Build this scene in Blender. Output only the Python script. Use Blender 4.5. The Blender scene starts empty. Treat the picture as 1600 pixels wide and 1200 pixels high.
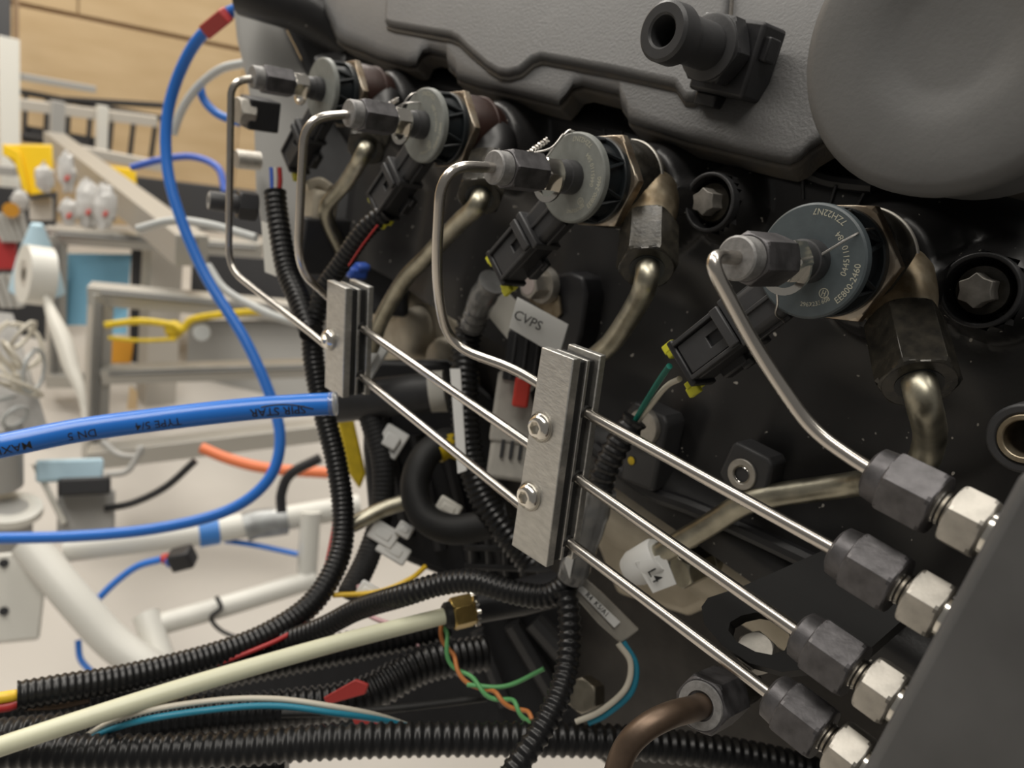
import bpy, math, random
from mathutils import Vector as V, Matrix, noise
random.seed(7)
C = bpy.context.scene.collection
MM = 0.001
# ------------------------------------------------------------------ camera
# World: x into the engine, y along the crankshaft away from the viewer, z up.
FPX = 1200.0
_A = V((-54.3, 35.8, -56.5)).normalized(); _n = V((.78, .06, -.62))
_X = (_n - _n.dot(_A)*_A).normalized(); _Y = _A; _Z = _X.cross(_Y)
ROT = Matrix((_X, _Y, _Z))                       # camera axes -> world
CAMP = -(ROT @ V((73.2, 30.2, -189.0)))          # millimetres
cd = bpy.data.cameras.new('camera'); cam = bpy.data.objects.new('camera', cd); C.objects.link(cam)
cam.matrix_world = Matrix.Translation(CAMP*MM) @ ROT.to_4x4()
cd.sensor_width = 36; cd.lens = 27; cd.clip_start = .01; cd.clip_end = 50
cd.dof.use_dof = True; cd.dof.focus_distance = .195; cd.dof.aperture_fstop = 16
bpy.context.scene.camera = cam
# ------------------------------------------------------------------ light
w = bpy.data.worlds.new('room_light'); bpy.context.scene.world = w; w.use_nodes = True
w.node_tree.nodes['Background'].inputs[0].default_value = (1, .96, .90, 1)
w.node_tree.nodes['Background'].inputs[1].default_value = .16
def area(name, loc, target, sx, sy, power, col=(1, .95, .87)):
    l = bpy.data.lights.new(name, 'AREA'); l.shape = 'RECTANGLE'; l.size = sx; l.size_y = sy; l.energy = power; l.color = col
    o = bpy.data.objects.new(name, l); C.objects.link(o); o.location = loc
    o.rotation_euler = (V(target)-V(loc)).to_track_quat('-Z', 'Y').to_euler(); return o
area('ceiling_lamp', (-1.0, .3, 1.9), (-1.0, .3, 0), .5, 2.4, 42)
area('ceiling_lamp', (.35, .3, 1.9), (.35, .3, 0), .35, 2.4, 20)
area('ceiling_lamp', (-.9, 2.6, 1.9), (-.9, 2.6, 0), 1.2, 1.2, 60)
area('ceiling_lamp', (.9, 2.4, 1.9), (.9, 2.4, 0), 1.2, 1.2, 60)
vs = bpy.context.scene.view_settings
vs.view_transform = 'Standard'; vs.look = 'None'; vs.gamma = 1; vs.use_curve_mapping = False; vs.exposure = 0.0

# ------------------------------------------------------------------ helpers
def ray(px, py): return ROT @ V(((px-800)/FPX, (600-py)/FPX, -1))
def at(px, py, d): return CAMP + ray(px, py)*d
def hx(px, py, x): r = ray(px, py); return CAMP + r*((x-CAMP.x)/r.x)
def hy(px, py, y): r = ray(px, py); return CAMP + r*((y-CAMP.y)/r.y)
def hz(px, py, z): r = ray(px, py); return CAMP + r*((z-CAMP.z)/r.z)
def hp(px, py, p, nn): r = ray(px, py); return CAMP + r*((V(p)-CAMP).dot(nn)/r.dot(nn))
EX, EY, EZ = V((1,0,0)), V((0,1,0)), V((0,0,1))
def frame(axis, up=None):
    a = V(axis).normalized(); up = V(up) if up is not None else (EZ if abs(a.z) < .9 else EY)
    u = (up - up.dot(a)*a).normalized(); return a, u, a.cross(u)

class MB:
    def __init__(s): s.v = []; s.f = []
    def box(s, c, sz, ax=None):
        e = ax or (EX, EY, EZ); c = V(c); b = len(s.v)
        for i in (-1, 1):
            for j in (-1, 1):
                for k in (-1, 1): s.v.append(c + e[0]*i*sz[0]/2 + e[1]*j*sz[1]/2 + e[2]*k*sz[2]/2)
        s.f += [tuple(b+q for q in f) for f in ((0,1,3,2),(4,6,7,5),(0,4,5,1),(2,3,7,6),(0,2,6,4),(1,5,7,3))]; return s
    def prism(s, pts, off):
        b = len(s.v); k = len(pts); off = V(off)
        s.v += [V(p) for p in pts] + [V(p)+off for p in pts]
        s.f.append(tuple(b+i for i in range(k))); s.f.append(tuple(b+k+i for i in reversed(range(k))))
        s.f += [(b+i, b+k+i, b+k+(i+1) % k, b+(i+1) % k) for i in range(k)]; return s
    def ring(s, outer, inner, off):             # a plate with one hole: two loops of equal length
        b = len(s.v); k = len(outer); off = V(off)
        for L in (outer, inner): s.v += [V(p) for p in L]
        for L in (outer, inner): s.v += [V(p)+off for p in L]
        for i in range(k):
            j = (i+1) % k
            s.f += [(b+i, b+j, b+k+j, b+k+i), (b+2*k+i, b+3*k+i, b+3*k+j, b+2*k+j), (b+i, b+2*k+i, b+2*k+j, b+j), (b+k+i, b+k+j, b+3*k+j, b+3*k+i)]
        return s
    def polar(s, o, axis, ts, rf, seg=36, up=None, cap0=True, cap1=True):
        a, u, w_ = frame(axis, up); o = V(o); b = len(s.v)
        for i, t in enumerate(ts):
            for k in range(seg):
                th = 2*math.pi*k/seg; r = rf(i, t, th)
                s.v.append(o + a*t + u*r*math.cos(th) + w_*r*math.sin(th))
        for i in range(len(ts)-1):
            for k in range(seg):
                j = (k+1) % seg; s.f.append((b+i*seg+k, b+i*seg+j, b+(i+1)*seg+j, b+(i+1)*seg+k))
        if cap0: s.f.append(tuple(b+k for k in reversed(range(seg))))
        if cap1: s.f.append(tuple(b+(len(ts)-1)*seg+k for k in range(seg)))
        return s
    def lathe(s, o, axis, prof, seg=32, **kw):
        return s.polar(o, axis, [p[0] for p in prof], lambda i, t, th: prof[i][1], seg, **kw)
    def hexnut(s, o, axis, t0, t1, af, up=None, ch=.12, c0=True, c1=True, bore=0):
        R = af/2; cr = R/math.cos(math.pi/6); L = t1-t0; q = min(L*.16, af*.085)
        def lim(i): return (R*.985 if c0 else 9e9, R+(cr-R)*.45 if c0 else 9e9, 9e9, 9e9, R+(cr-R)*.45 if c1 else 9e9, R*.985 if c1 else 9e9)[i]
        ts = [t0, t0+q*.35, t0+q, t1-q, t1-q*.35, t1]
        def rf(i, t, th):
            m = (th + math.pi/6) % (math.pi/3) - math.pi/6
            return min(R/math.cos(m), lim(i))
        s.crisp = 1; return s.polar(o, axis, ts, rf, 48, up)
    def tube(s, pts, r, seg=12, caps=True):
        b = len(s.v); n = len(pts); rr = r if hasattr(r, '__len__') else [r]*n
        t0 = (pts[1]-pts[0]).normalized(); u = t0.orthogonal().normalized()
        for i in range(n):
            t = (pts[min(i+1, n-1)]-pts[max(i-1, 0)]).normalized()
            u = (u - u.dot(t)*t).normalized(); w_ = t.cross(u)
            for k in range(seg):
                a = 2*math.pi*k/seg; s.v.append(pts[i] + (u*math.cos(a) + w_*math.sin(a))*rr[i])
        for i in range(n-1):
            for k in range(seg):
                j = (k+1) % seg; s.f.append((b+i*seg+k, b+i*seg+j, b+(i+1)*seg+j, b+(i+1)*seg+k))
        if caps: s.f.append(tuple(b+k for k in reversed(range(seg)))); s.f.append(tuple(b+(n-1)*seg+k for k in range(seg)))
        return s
def cr(pts, n=10):                               # Catmull-Rom through the points
    p = [V(q) for q in pts]; p = [2*p[0]-p[1]] + p + [2*p[-1]-p[-2]]; out = []
    for i in range(1, len(p)-2):
        for k in range(n):
            t = k/n; a, b, c, d = p[i-1], p[i], p[i+1], p[i+2]
            out.append(.5*((2*b)+(c-a)*t+(2*a-5*b+4*c-d)*t*t+(3*b-a-3*c+d)*t**3))
    out.append(p[-2]); return out
def fil(pts, R, n=8):                            # straight runs with rounded corners of radius about R
    p = [V(q) for q in pts]; out = [p[0]]
    rs = R if hasattr(R, '__len__') else [R]*(len(p)-2)
    for i in range(1, len(p)-1):
        a = p[i-1]-p[i]; b = p[i+1]-p[i]; d = min(rs[i-1], a.length*.49, b.length*.49)
        A_ = p[i]+a.normalized()*d; B_ = p[i]+b.normalized()*d
        for k in range(n+1):
            t = k/n; out.append((1-t)**2*A_ + 2*t*(1-t)*p[i] + t*t*B_)
    out.append(p[-1]); return out
def resample(pts, step):
    out = [pts[0].copy()]; acc = 0
    for a, b in zip(pts, pts[1:]):
        L = (b-a).length
        while acc + L >= step:
            f = (step-acc)/L; a = a + (b-a)*f; L = (b-a).length; acc = 0; out.append(a.copy())
            if L < 1e-9: break
        acc += L
    return out

def ev(o): return o
def obj(name, mb, mat, parent=None, bevel=0, seg=2, smooth=35, props=None):
    me = bpy.data.meshes.new(name)
    pl = parent_loc(parent) if parent else None
    if parent is None:
        xs = [v for v in mb.v]; lo = V((min(v.x for v in xs), min(v.y for v in xs), min(v.z for v in xs))); hi = V((max(v.x for v in xs), max(v.y for v in xs), max(v.z for v in xs)))
        pl = V(((lo.x+hi.x)/2, (lo.y+hi.y)/2, lo.z))
    me.from_pydata([(v-pl)*MM for v in mb.v], [], mb.f); me.validate()
    if getattr(mb, 'crisp', 0): smooth = 14; bevel = bevel or .22
    import bmesh
    bm = bmesh.new(); bm.from_mesh(me); bmesh.ops.recalc_face_normals(bm, faces=bm.faces); bm.to_mesh(me); bm.free()
    for p in me.polygons: p.use_smooth = True
    me.set_sharp_from_angle(angle=math.radians(smooth)); me.materials.append(mat)
    o = bpy.data.objects.new(name, me); C.objects.link(o)
    if parent: o.parent = parent
    else: o.location = pl*MM
    o['_px'] = 0; del o['_px']
    LOC[o.name] = pl
    if bevel:
        b = o.modifiers.new('bevel', 'BEVEL'); b.width = bevel*MM; b.segments = seg; b.limit_method = 'ANGLE'; b.angle_limit = math.radians(40); b.use_clamp_overlap = True
    return o
LOC = {}
def parent_loc(p): return LOC[p.name]
def tag(o, label, cat, group=None, kind=None):
    o['label'] = label
    if cat: o['category'] = cat
    if group: o['group'] = group
    if kind: o['kind'] = kind
    return o
def thing(name, label, cat, loc, group=None):
    o = bpy.data.objects.new(name, None); C.objects.link(o); o.location = V(loc)*MM; o.empty_display_size = .005
    LOC[o.name] = V(loc); return tag(o, label, cat, group)
def struct(o, label=None):
    o['kind'] = 'structure'
    if label: o['label'] = label
    return o

# ------------------------------------------------------------------ materials
def mat(name, col, rough=.5, metal=0, var=0, vs_=200, bump=0, bs=800, col2=None, stretch=None, spec=.5, coat=0, trans=0, alpha=1, rv=0, ior=1.45, emit=0, thr=None, speck=0):
    m = bpy.data.materials.new(name); m.use_nodes = True; nt = m.node_tree; b = nt.nodes['Principled BSDF']
    b.inputs['Base Color'].default_value = (*col, 1); b.inputs['Roughness'].default_value = rough; b.inputs['Metallic'].default_value = metal
    b.inputs['Specular IOR Level'].default_value = spec; b.inputs['Coat Weight'].default_value = coat; b.inputs['Coat Roughness'].default_value = .15
    b.inputs['Transmission Weight'].default_value = trans; b.inputs['Alpha'].default_value = alpha; b.inputs['IOR'].default_value = ior
    if var or bump or rv:
        tc = nt.nodes.new('ShaderNodeTexCoord'); mp = nt.nodes.new('ShaderNodeMapping'); nt.links.new(tc.outputs['Object'], mp.inputs[0])
        if stretch: mp.inputs['Scale'].default_value = stretch
    if var or rv:
        nz = nt.nodes.new('ShaderNodeTexNoise'); nz.inputs['Scale'].default_value = vs_; nz.inputs['Detail'].default_value = 6; nt.links.new(mp.outputs[0], nz.inputs['Vector'])
        cr_ = nt.nodes.new('ShaderNodeValToRGB'); e = cr_.color_ramp.elements
        e[0].position, e[1].position = thr or (.3, .7)
        c2 = col2 or tuple(c*(1-var) for c in col); e[0].color = (*c2, 1); e[1].color = (*col, 1)
        nt.links.new(nz.outputs['Fac'], cr_.inputs[0])
        if var: nt.links.new(cr_.outputs[0], b.inputs['Base Color'])
        if rv:
            mr = nt.nodes.new('ShaderNodeMapRange'); mr.inputs['To Min'].default_value = max(.03, rough-rv); mr.inputs['To Max'].default_value = rough+rv
            nt.links.new(nz.outputs['Fac'], mr.inputs[0]); nt.links.new(mr.outputs[0], b.inputs['Roughness'])
    if bump:
        n2 = nt.nodes.new('ShaderNodeTexNoise'); n2.inputs['Scale'].default_value = bs; n2.inputs['Detail'].default_value = 3; nt.links.new(mp.outputs[0], n2.inputs['Vector'])
        bp = nt.nodes.new('ShaderNodeBump'); bp.inputs['Strength'].default_value = bump; bp.inputs['Distance'].default_value = .0004
        nt.links.new(n2.outputs['Fac'], bp.inputs['Height']); nt.links.new(bp.outputs[0], b.inputs['Normal'])
    if speck:
        tc2 = nt.nodes.new('ShaderNodeTexCoord'); n3 = nt.nodes.new('ShaderNodeTexNoise'); n3.inputs['Scale'].default_value = speck; n3.inputs['Detail'].default_value = 1; nt.links.new(tc2.outputs['Object'], n3.inputs['Vector'])
        r3 = nt.nodes.new('ShaderNodeValToRGB'); r3.color_ramp.elements[0].position = .755; r3.color_ramp.elements[1].position = .772; nt.links.new(n3.outputs['Fac'], r3.inputs[0])
        mx = nt.nodes.new('ShaderNodeMix'); mx.data_type = 'RGBA'; mx.inputs['B'].default_value = (.42, .40, .36, 1); nt.links.new(r3.outputs[0], mx.inputs['Factor'])
        src = b.inputs['Base Color'].links[0].from_socket if b.inputs['Base Color'].links else None
        if src: nt.links.new(src, mx.inputs['A'])
        else: mx.inputs['A'].default_value = (*col, 1)
        nt.links.new(mx.outputs['Result'], b.inputs['Base Color'])
    return m
M = dict(
 steel=mat('drawn_steel', (.58,.545,.50), .25, 1, .10, 60, rv=.03),
 oxide=mat('black_oxide', (.135,.13,.135), .48, .75, .45, 260, .15, 900, rv=.1),
 fitting=mat('machined_steel', (.50,.475,.43), .5, .9, .25, 300, .08, 1200),
 nutface=mat('lightened_nut_face', (.30,.295,.29), .55, .5, .3, 700, .2, 1500), boltgrey=mat('dull_bolt_zinc', (.33,.31,.28), .5, .5, .4, 300),  # machined nut faces, tone lightened in place of reflected room light
 bright=mat('bright_steel', (.75,.72,.66), .16, 1),
 alu=mat('sawn_aluminium', (.64,.63,.60), .44, 1, .2, 500, .3, 1100, stretch=(1,.5,1.4)),
 zinc=mat('zinc_plated_pipe', (.52,.49,.39), .40, 1, .45, 130, .1, 500, rv=.12),
 zincdark=mat('grimy_zinc_pipe', (.36,.33,.27), .45, 1, .45, 130, .1, 500),
 cover=mat('textured_black_plastic', (.10,.099,.099), .5, 0, .12, 60, .45, 1000, spec=.45),
 lip=mat('dusty_black_plastic', (.085,.082,.078), .6, 0, .3, 150, .4, 1100, col2=(.115,.10,.082), spec=.35),
 cap=mat('matt_grey_plastic', (.125,.125,.124), .55, 0, .12, 70, .15, 900, spec=.4),
 head=mat('satin_black_casting', (.02,.0195,.02), .36, 0, .3, 90, .10, 900, spec=.5, speck=420), gloss=mat('black_gloss_paint', (.005,.005,.005), .55, 0, 0, 100, .06, 700, spec=.2), darkcast=mat('dark_casting', (.05,.045,.04), .6, 0, .5, 60, .4, 400),
 dark=mat('black_plastic', (.022,.022,.024), .42, 0, .2, 200, .12, 900),
 darksat=mat('grey_black_plastic', (.042,.042,.044), .45, 0, .15, 200, .1, 900),
 nut=mat('black_paint_nut', (.018,.017,.015), .24, .3, .5, 300, .12, 700, col2=(.05,.045,.035)),
 disc=mat('blue_grey_plastic', (.075,.092,.10), .42, 0, .15, 300, .08, 1500),
 discold=mat('worn_grey_plastic', (.21,.22,.205), .45, 0, .2, 300, .08, 1500),
 print_=mat('engraved_yellow_grey', (.42,.41,.33), .6),
 coil=mat('solenoid_plastic', (.012,.015,.017), .34, 0),
 collar=mat('stained_zinc_collar', (.46,.41,.34), .36, .9, .6, 160, .12, 500, col2=(.24,.18,.12)),
 boss=mat('oily_golden_steel', (.42,.365,.27), .38, .8, .7, 140, .2, 400, col2=(.17,.12,.065)),
 brownb=mat('red_brown_sleeve', (.034,.014,.010), .42, .3, .3, 200, .1, 600),
 rubber=mat('black_rubber', (.011,.011,.011), .6, 0, .2, 200, .2, 600),
 loom=mat('black_conduit', (.009,.009,.0095), .32, 0, spec=.45),
 wrap=mat('black_cloth_tape', (.016,.016,.017), .62, 0, .2, 400, .5, 1800),
 tagm=mat('hazy_tag_film', (.34,.32,.28), .3, 0, .3, 120, coat=.4), clearw=mat('clear_film_wrap', (.15,.15,.148), .25, 0, .4, 120, .3, 300, coat=.5),
 white=mat('white_label', (.74,.74,.72), .5), offwhite=mat('off_white_plastic', (.62,.60,.54), .45),
 ink=mat('black_ink', (.02,.02,.02), .6),
 yellow=mat('yellow_plastic', (.62,.60,.04), .4), ytape=mat('yellow_tape', (.70,.50,.02), .45, 0, .3, 150),
 red=mat('red_plastic', (.55,.05,.035), .38), redw=mat('red_tape', (.45,.05,.045), .5),
 greyc=mat('grey_connector', (.42,.40,.36), .5, 0, .15, 200), 
 cast=mat('tan_grey_casting', (.62,.56,.45), .55, .2, .4, 50, .5, 350, col2=(.42,.37,.28)),
 blue=mat('blue_hose', (.022,.17,.62), .22, 0), bluea=mat('blue_air_line', (.03,.17,.60), .3),
 clear=mat('clear_plastic', (.85,.88,.9), .08, 0, trans=.9), frost=mat('translucent_tube', (.62,.64,.63), .3, 0, trans=.35),
 cream=mat('cream_nylon', (.62,.62,.46), .38, 0, .06, 50), brass=mat('brass', (.60,.43,.15), .26, 1, .3, 300),
 brown=mat('brown_steel_pipe', (.15,.105,.075), .42, .7, .4, 120, .1, 400), rail=mat('rail_block_paint', (.085,.085,.086), .42, 0, .25, 60, .06, 600),
 teal=mat('teal_wire', (.02,.20,.30), .4), green=mat('green_wire', (.01,.16,.12), .4), wwire=mat('white_wire', (.6,.56,.47), .45),
 orange=mat('orange_wire', (.55,.2,.06), .45), lgreen=mat('light_green_wire', (.12,.38,.14), .45), gradem=mat('grade_mark_grey', (.42,.36,.34), .5), pink=mat('pink_wire', (.65,.4,.42), .45), ywire=mat('yellow_wire', (.75,.48,.03), .4), redwire=mat('red_wire', (.4,.03,.03), .4), bluew=mat('blue_wire', (.05,.12,.5), .4),
 wirem=mat('stainless_wire', (.55,.53,.5), .3, 1),
 ply=mat('plywood', (.60,.45,.27), .6, 0, .25, 3, stretch=(1,1,4), col2=(.50,.36,.20)),
 trim=mat('brown_batten', (.33,.22,.13), .6), floor=mat('grey_floor', (.50,.47,.43), .5, 0, .1, 4),
 prof=mat('anodised_profile', (.46,.45,.42), .45, .6), wpaint=mat('white_paint', (.66,.65,.60), .4), greyp=mat('grey_paint', (.36,.355,.34), .5),
 bluesheet=mat('light_blue_board', (.17,.38,.53), .6), ybin=mat('yellow_bin', (.72,.47,.01), .45), bag=mat('milky_bag', (.66,.65,.63), .35, 0, .3, 40), rbox=mat('red_box', (.33,.03,.03), .4),
 slotm=mat('profile_slot', (.17,.168,.16), .5), bgblack=mat('matt_black', (.02,.02,.022), .5), lblue=mat('pale_blue', (.45,.62,.72), .5), beige=mat('beige_post', (.50,.47,.42), .5), orangeb=mat('orange_box', (.55,.25,.02), .5), orangec=mat('orange_cord', (.75,.2,.08), .45), silver=mat('silver_tape', (.38,.39,.39), .4, .4, .4, 60), bluet=mat('blue_tape', (.05,.2,.55), .5),
)

# ------------------------------------------------------------------ lettering
def text2d(s, size=1.0, bold=0, cut=0):
    c = bpy.data.curves.new('t', 'FONT'); c.body = s; c.size = size; c.align_x = 'CENTER'; c.align_y = 'CENTER'; c.offset = bold; c.resolution_u = 3
    o = bpy.data.objects.new('t', c); C.objects.link(o); bpy.context.view_layer.update()
    me = bpy.data.meshes.new_from_object(o.evaluated_get(bpy.context.evaluated_depsgraph_get()))
    if cut:
        import bmesh
        bm = bmesh.new(); bm.from_mesh(me)
        for q in range(-12, 13): bmesh.ops.bisect_plane(bm, geom=bm.verts[:]+bm.edges[:]+bm.faces[:], plane_co=(0, q*cut, 0), plane_no=(0, 1, 0), dist=1e-5)
        bm.to_mesh(me); bm.free()
    vs2 = [(v.co.x, v.co.y) for v in me.vertices]; fs = [tuple(p.vertices) for p in me.polygons]
    bpy.data.objects.remove(o); bpy.data.meshes.remove(me); bpy.data.curves.remove(c); return vs2, fs
def lettering(s, size, fn, parent, m, bold=0, cut=0):
    v2, fs = text2d(s, size, bold, cut); mb = MB(); mb.v = [fn(x, y) for x, y in v2]; mb.f = fs
    return obj('lettering', mb, m, parent)
def flat(o, r, u): o, r, u = V(o), V(r).normalized(), V(u).normalized(); return lambda x, y: o + r*x + u*y

# ================================================================== SETTING
# plywood wall far behind: panels on a plane facing the engine, brown batten over the seam
WY = 3700
wb = struct(obj('wall_back', MB().box((2400, WY+30, 200), (8200, 30, 3100)), M['trim']), 'plywood wall behind the benches')
for i in range(8):
    for z0, z1 in ((-1350, -150), (-135, 1065), (1075, 1750)):
        obj('panel', MB().box((-1100+i*1000+(300 if z0 > -1000 else 0), WY+8, (z0+z1)/2), (994, 16, z1-z0-4)), M['ply'], wb, 1.5)
FZ = -1000
fl = struct(obj('floor', MB().box((2000, 1200, FZ-10), (9000, 5100, 20)), M['floor']), 'light grey workshop floor')

# ================================================================== ENGINE: castings
# black satin head casting behind the injectors, a sculpted surface x = f(y, z)
def sm(t): t = max(0, min(1, t)); return t*t*(3-2*t)
def head_x(y, z):
    x = 50
    for k in range(-1, 5):
        d = math.hypot(y-86*k, (z+2)); x -= 16*sm((22-d)/7)
        d2 = math.hypot(y-(86*k-28), z-2); x -= (11*sm((14.5-d2)/5) - 7*sm((9.4-d2)/2)) if k in (0, 1) else 0
        yy = y-86*k                                        # a wide shallow scoop under every injector
        x += 9*sm(1-abs(yy+14)/34)*sm((z+100)/30)*sm((-18-z)/22)
    x -= 6*sm((-92-z)/12)                                  # lower flange swells out
    x += 10*sm((z-14)/10)
    x += 1.2*noise.noise(V((y*.02, z*.02, 3)))
    return x
g = MB(); ny, nz = 300, 110
ylo, yhi = -130, 335
def zlow(y): return -112 + 22*sm((y-90)/60)
for j in range(nz+1):
    for i in range(ny+1):
        y = ylo+(yhi-ylo)*i/ny; z = zlow(y)+(60-zlow(y))*j/nz; g.v.append(V((head_x(y, z), y, z)))
for j in range(nz):
    for i in range(ny): a = j*(ny+1)+i; g.f.append((a, a+1, a+ny+2, a+ny+1))
b0 = len(g.v)                                                # solid: rim carried back to x = 170
rim = list(range(ny+1)) + [j*(ny+1)+ny for j in range(1, nz+1)] + [nz*(ny+1)+i for i in range(ny-1, -1, -1)] + [j*(ny+1) for j in range(nz-1, 0, -1)]
for r in rim: p = g.v[r]; g.v.append(V((94, p.y, p.z)))
for k in range(len(rim)): k2 = (k+1) % len(rim); g.f.append((rim[k], rim[k2], b0+k2, b0+k))
g.f.append(tuple(b0+k for k in range(len(rim))))
hd = thing('cylinder_head', 'satin black engine casting that the four injectors plug into', 'engine head', (100, 100, -112))
obj('casting', g, M['head'], hd, smooth=50)
# sealing flange along its lower edge
fp = [hx(*p, 45) for p in ((930, 700), (1010, 764), (1100, 800), (1280, 884), (1420, 960))]
obj('flange', MB().tube(cr(fp, 6), 3.2, 10), M['dark'], hd)
# star-headed bolts in round bosses
for k in (0, 1):
    o = V((38, 86*k-27.5, 2))
    obj('bolt_socket', MB().ring([o+V((-1.5, 9.6*math.cos(a), 9.6*math.sin(a))) for a in [i*math.pi/20 for i in range(40)]], [o+V((-1.5, 8.4*math.cos(a), 8.4*math.sin(a))) for a in [i*math.pi/20 for i in range(40)]], (6, 0, 0)), M['darksat'], hd, .4)
    st = MB()
    n6 = [(4.5 if q % 2 == 0 else 3.5) for q in range(12)]
    lp_ = [o+V((-4.5, n6[q]*math.cos(q*math.pi/6+.2), n6[q]*math.sin(q*math.pi/6+.2))) for q in range(12)]
    b_ = len(st.v); st.v += [o+V((-4.8, 0, 0))] + lp_ + [p+V((8, 0, 0)) for p in lp_]
    for q in range(12): st.f += [(0, 1+q, 1+(q+1) % 12), (1+q, 13+q, 13+(q+1) % 12, 1+(q+1) % 12)]
    obj('star_bolt', st, M['boltgrey'], hd, .25)
    obj('bolt_washer', MB().lathe(o+V((1, 0, 0)), EX, [(0, 6.2), (.8, 6.6), (6, 6.6)]), M['nut'], hd)
# grey aluminium block below
bp_ = [(566, 430), (1000, 500), (1700, 600), (1700, 1400), (1160, 1400), (930, 1190), (850, 1040), (770, 930), (705, 800), (640, 700), (585, 600)]
blk = thing('engine_block', 'tan grey cast aluminium engine block low behind the pipes', 'engine block', (150, 80, -330))
obj('casting', MB().prism([hx(*p, 96) for p in bp_], (140, 0, 0)), M['darkcast'], blk, 6, 3)  # block body in a darker tone than its tan covers and lugs
for q in (((880,730),(1010,770),(1290,890),(1300,975),(1140,935),(1070,965),(960,930)), ((556,430),(650,440),(730,520),(745,640),(690,650),(600,600),(560,560))):
    obj('cast_cover', MB().prism([hx(*p, 91) for p in q], (8, 0, 0)), M['cast'], blk, 4, 3, 60)
for (px, py, r, L) in ((1150, 850, 17, 40), (640, 520, 15, 30), (600, 470, 13, 34), (690, 560, 12, 30), (1240, 930, 13, 30)):
    p = hx(px, py, 84); obj('cast_lug', MB().lathe(p, EX, [(-4, r*.8), (0, r), (8, r*1.15), (20, r*1.5)], 24), M['cast'], blk, smooth=60)
# wide tan casting ridge seen under the flange
rp = [hx(*p, 74) for p in ((900, 760), (1000, 800), (1100, 850), (1200, 905), (1300, 960))]
obj('cast_ridge', MB().tube(cr(rp, 6), [9, 12, 14, 16, 17, 18, 18, 18, 18, 18, 18, 18, 19, 19, 20, 20, 20, 20, 20, 20, 20, 20, 20, 20, 20], 16), M['cast'], blk, smooth=60)

dk = thing('dark_backing', 'dark backing slab added behind the looms and hose loop', 'backing', at(680, 900, 440))  # dark mass added to fill the dark area behind the looms
obj('cover', MB().prism([at(*p, 430) for p in ((570,560),(700,560),(1000,800),(1000,960),(760,930),(690,900),(640,880),(600,860),(575,800),(566,700))], ray(720, 760)*40), M['dark'], dk, 4, 3)
for q in range(4): obj('backing_rib', MB().tube([at(600+q*50, 650+q*30, 424), at(640+q*50, 840+q*18, 424)], 4, 8), M['dark'], dk)
# ------------------------------------------------------------------ valve cover
ct = math.radians(24); CN = V((-math.cos(ct), 0, math.sin(ct))); CP = V((40, 0, 19))
def cvp(pts, out=0): return [hp(px, py, CP+CN*out, CN) for px, py in pts]
lipo = [(499,-160),(499,0),(501,15),(512,34),(519,47),(525,60),(527,68),(538,75),(562,84),(592,97),(637,111),(651,109),(660,92),(671,88),(697,94),(700,109),(712,120),(714,129),(750,141),(787,150),(825,159),(862,168),(874,171),(885,159),(896,144),(911,141),(967,154),(971,172),(979,184),(982,197),(1011,207),(1072,227),(1112,236),(1194,256),(1234,264),(1251,256),(1267,240),(1295,223),(1400,245),(1640,300),(1640,-160)]
vc = thing('valve_cover', 'large textured black plastic valve cover over the injectors', 'valve cover', (60, 100, 15))
obj('lip', MB().prism(cvp(lipo, 0), -CN*9), M['lip'], vc, 1.0, 3, 50)
lay = ((6, -.5), (6.5, 2.0), (9, 4.0), (14, 5.5), (22, 6.3), (32, 6.6))
shm = MB(); nl = len(lipo)
for dy, out in lay: shm.v += cvp([(px, py-dy if py > 10 else py) for px, py in lipo], out)
for q in range(len(lay)-1):
    for i in range(nl): i2 = (i+1) % nl; shm.f.append((q*nl+i, q*nl+i2, (q+1)*nl+i2, (q+1)*nl+i))
shm.f.append(tuple((len(lay)-1)*nl+i for i in range(nl))); shm.f.append(tuple(range(nl)))
obj('shell', shm, M['cover'], vc, smooth=60)
pan = [(612,-160),(598,34),(610,38),(700,54),(712,60),(727,75),(757,101),(775,112),(790,114),(810,109),(830,92),(842,88),(950,108),(1050,130),(1064,152),(1080,153),(1095,146),(1106,130),(1130,60),(1150,-160)]
obj('raised_panel', MB().prism(cvp(pan, 10.4), -CN*4.5), M['cover'], vc, 3.2, 5, 60)
sub = [(px+4, py+11) for px, py in pan[1:-2]]
sub = [(612,-150)] + sub + [(1140, 60), (1155,-150)]
obj('panel_step', MB().prism(cvp(sub, 7.9), -CN*3), M['lip'], vc, 1.2, 3, 60)
# second lip under the cover and thin ribs hanging from it
l2 = [hx(*p, 52) for p in ((640, 120), (760, 158), (880, 190), (1040, 228), (1145, 246), (1200, 262), (1250, 268), (1300, 284), (1365, 292))]
obj('lower_lip', MB().tube(cr(l2, 5), 2.2, 8), M['dark'], vc)
for (a, b) in (((738,158),(738,172)),((752,148),(749,163)),((768,152),(763,168)),((944,202),(946,220)),((972,205),(968,224)),((1000,210),(989,230)),((1254,282),(1255,312)),((1306,290),(1296,322)),((1350,302),(1336,328)),((595,122),(592,134)),((606,123),(603,136))):
    p, q = hx(*a, 50), hx(*b, 50); obj('rib', MB().tube([p, q], .55, 6), M['darksat'], vc)
# ------------------------------------------------------------------ round cap on top right
rc = thing('filler_cap', 'big round matt grey cap at the top right of the valve cover', 'cap', (10, -13, 20))
obj('cap_shell', MB().lathe((-4, -13, 52.5), EX, [(2.6, 0.01), (2.6, 9), (2.2, 12), (1.0, 15), (.4, 19), (.2, 24), (.6, 29), (1.6, 31.3), (3.4, 32.2), (7, 32.2), (9, 31), (30, 31)], 72, cap0=False), M['cap'], rc, smooth=50)
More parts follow.
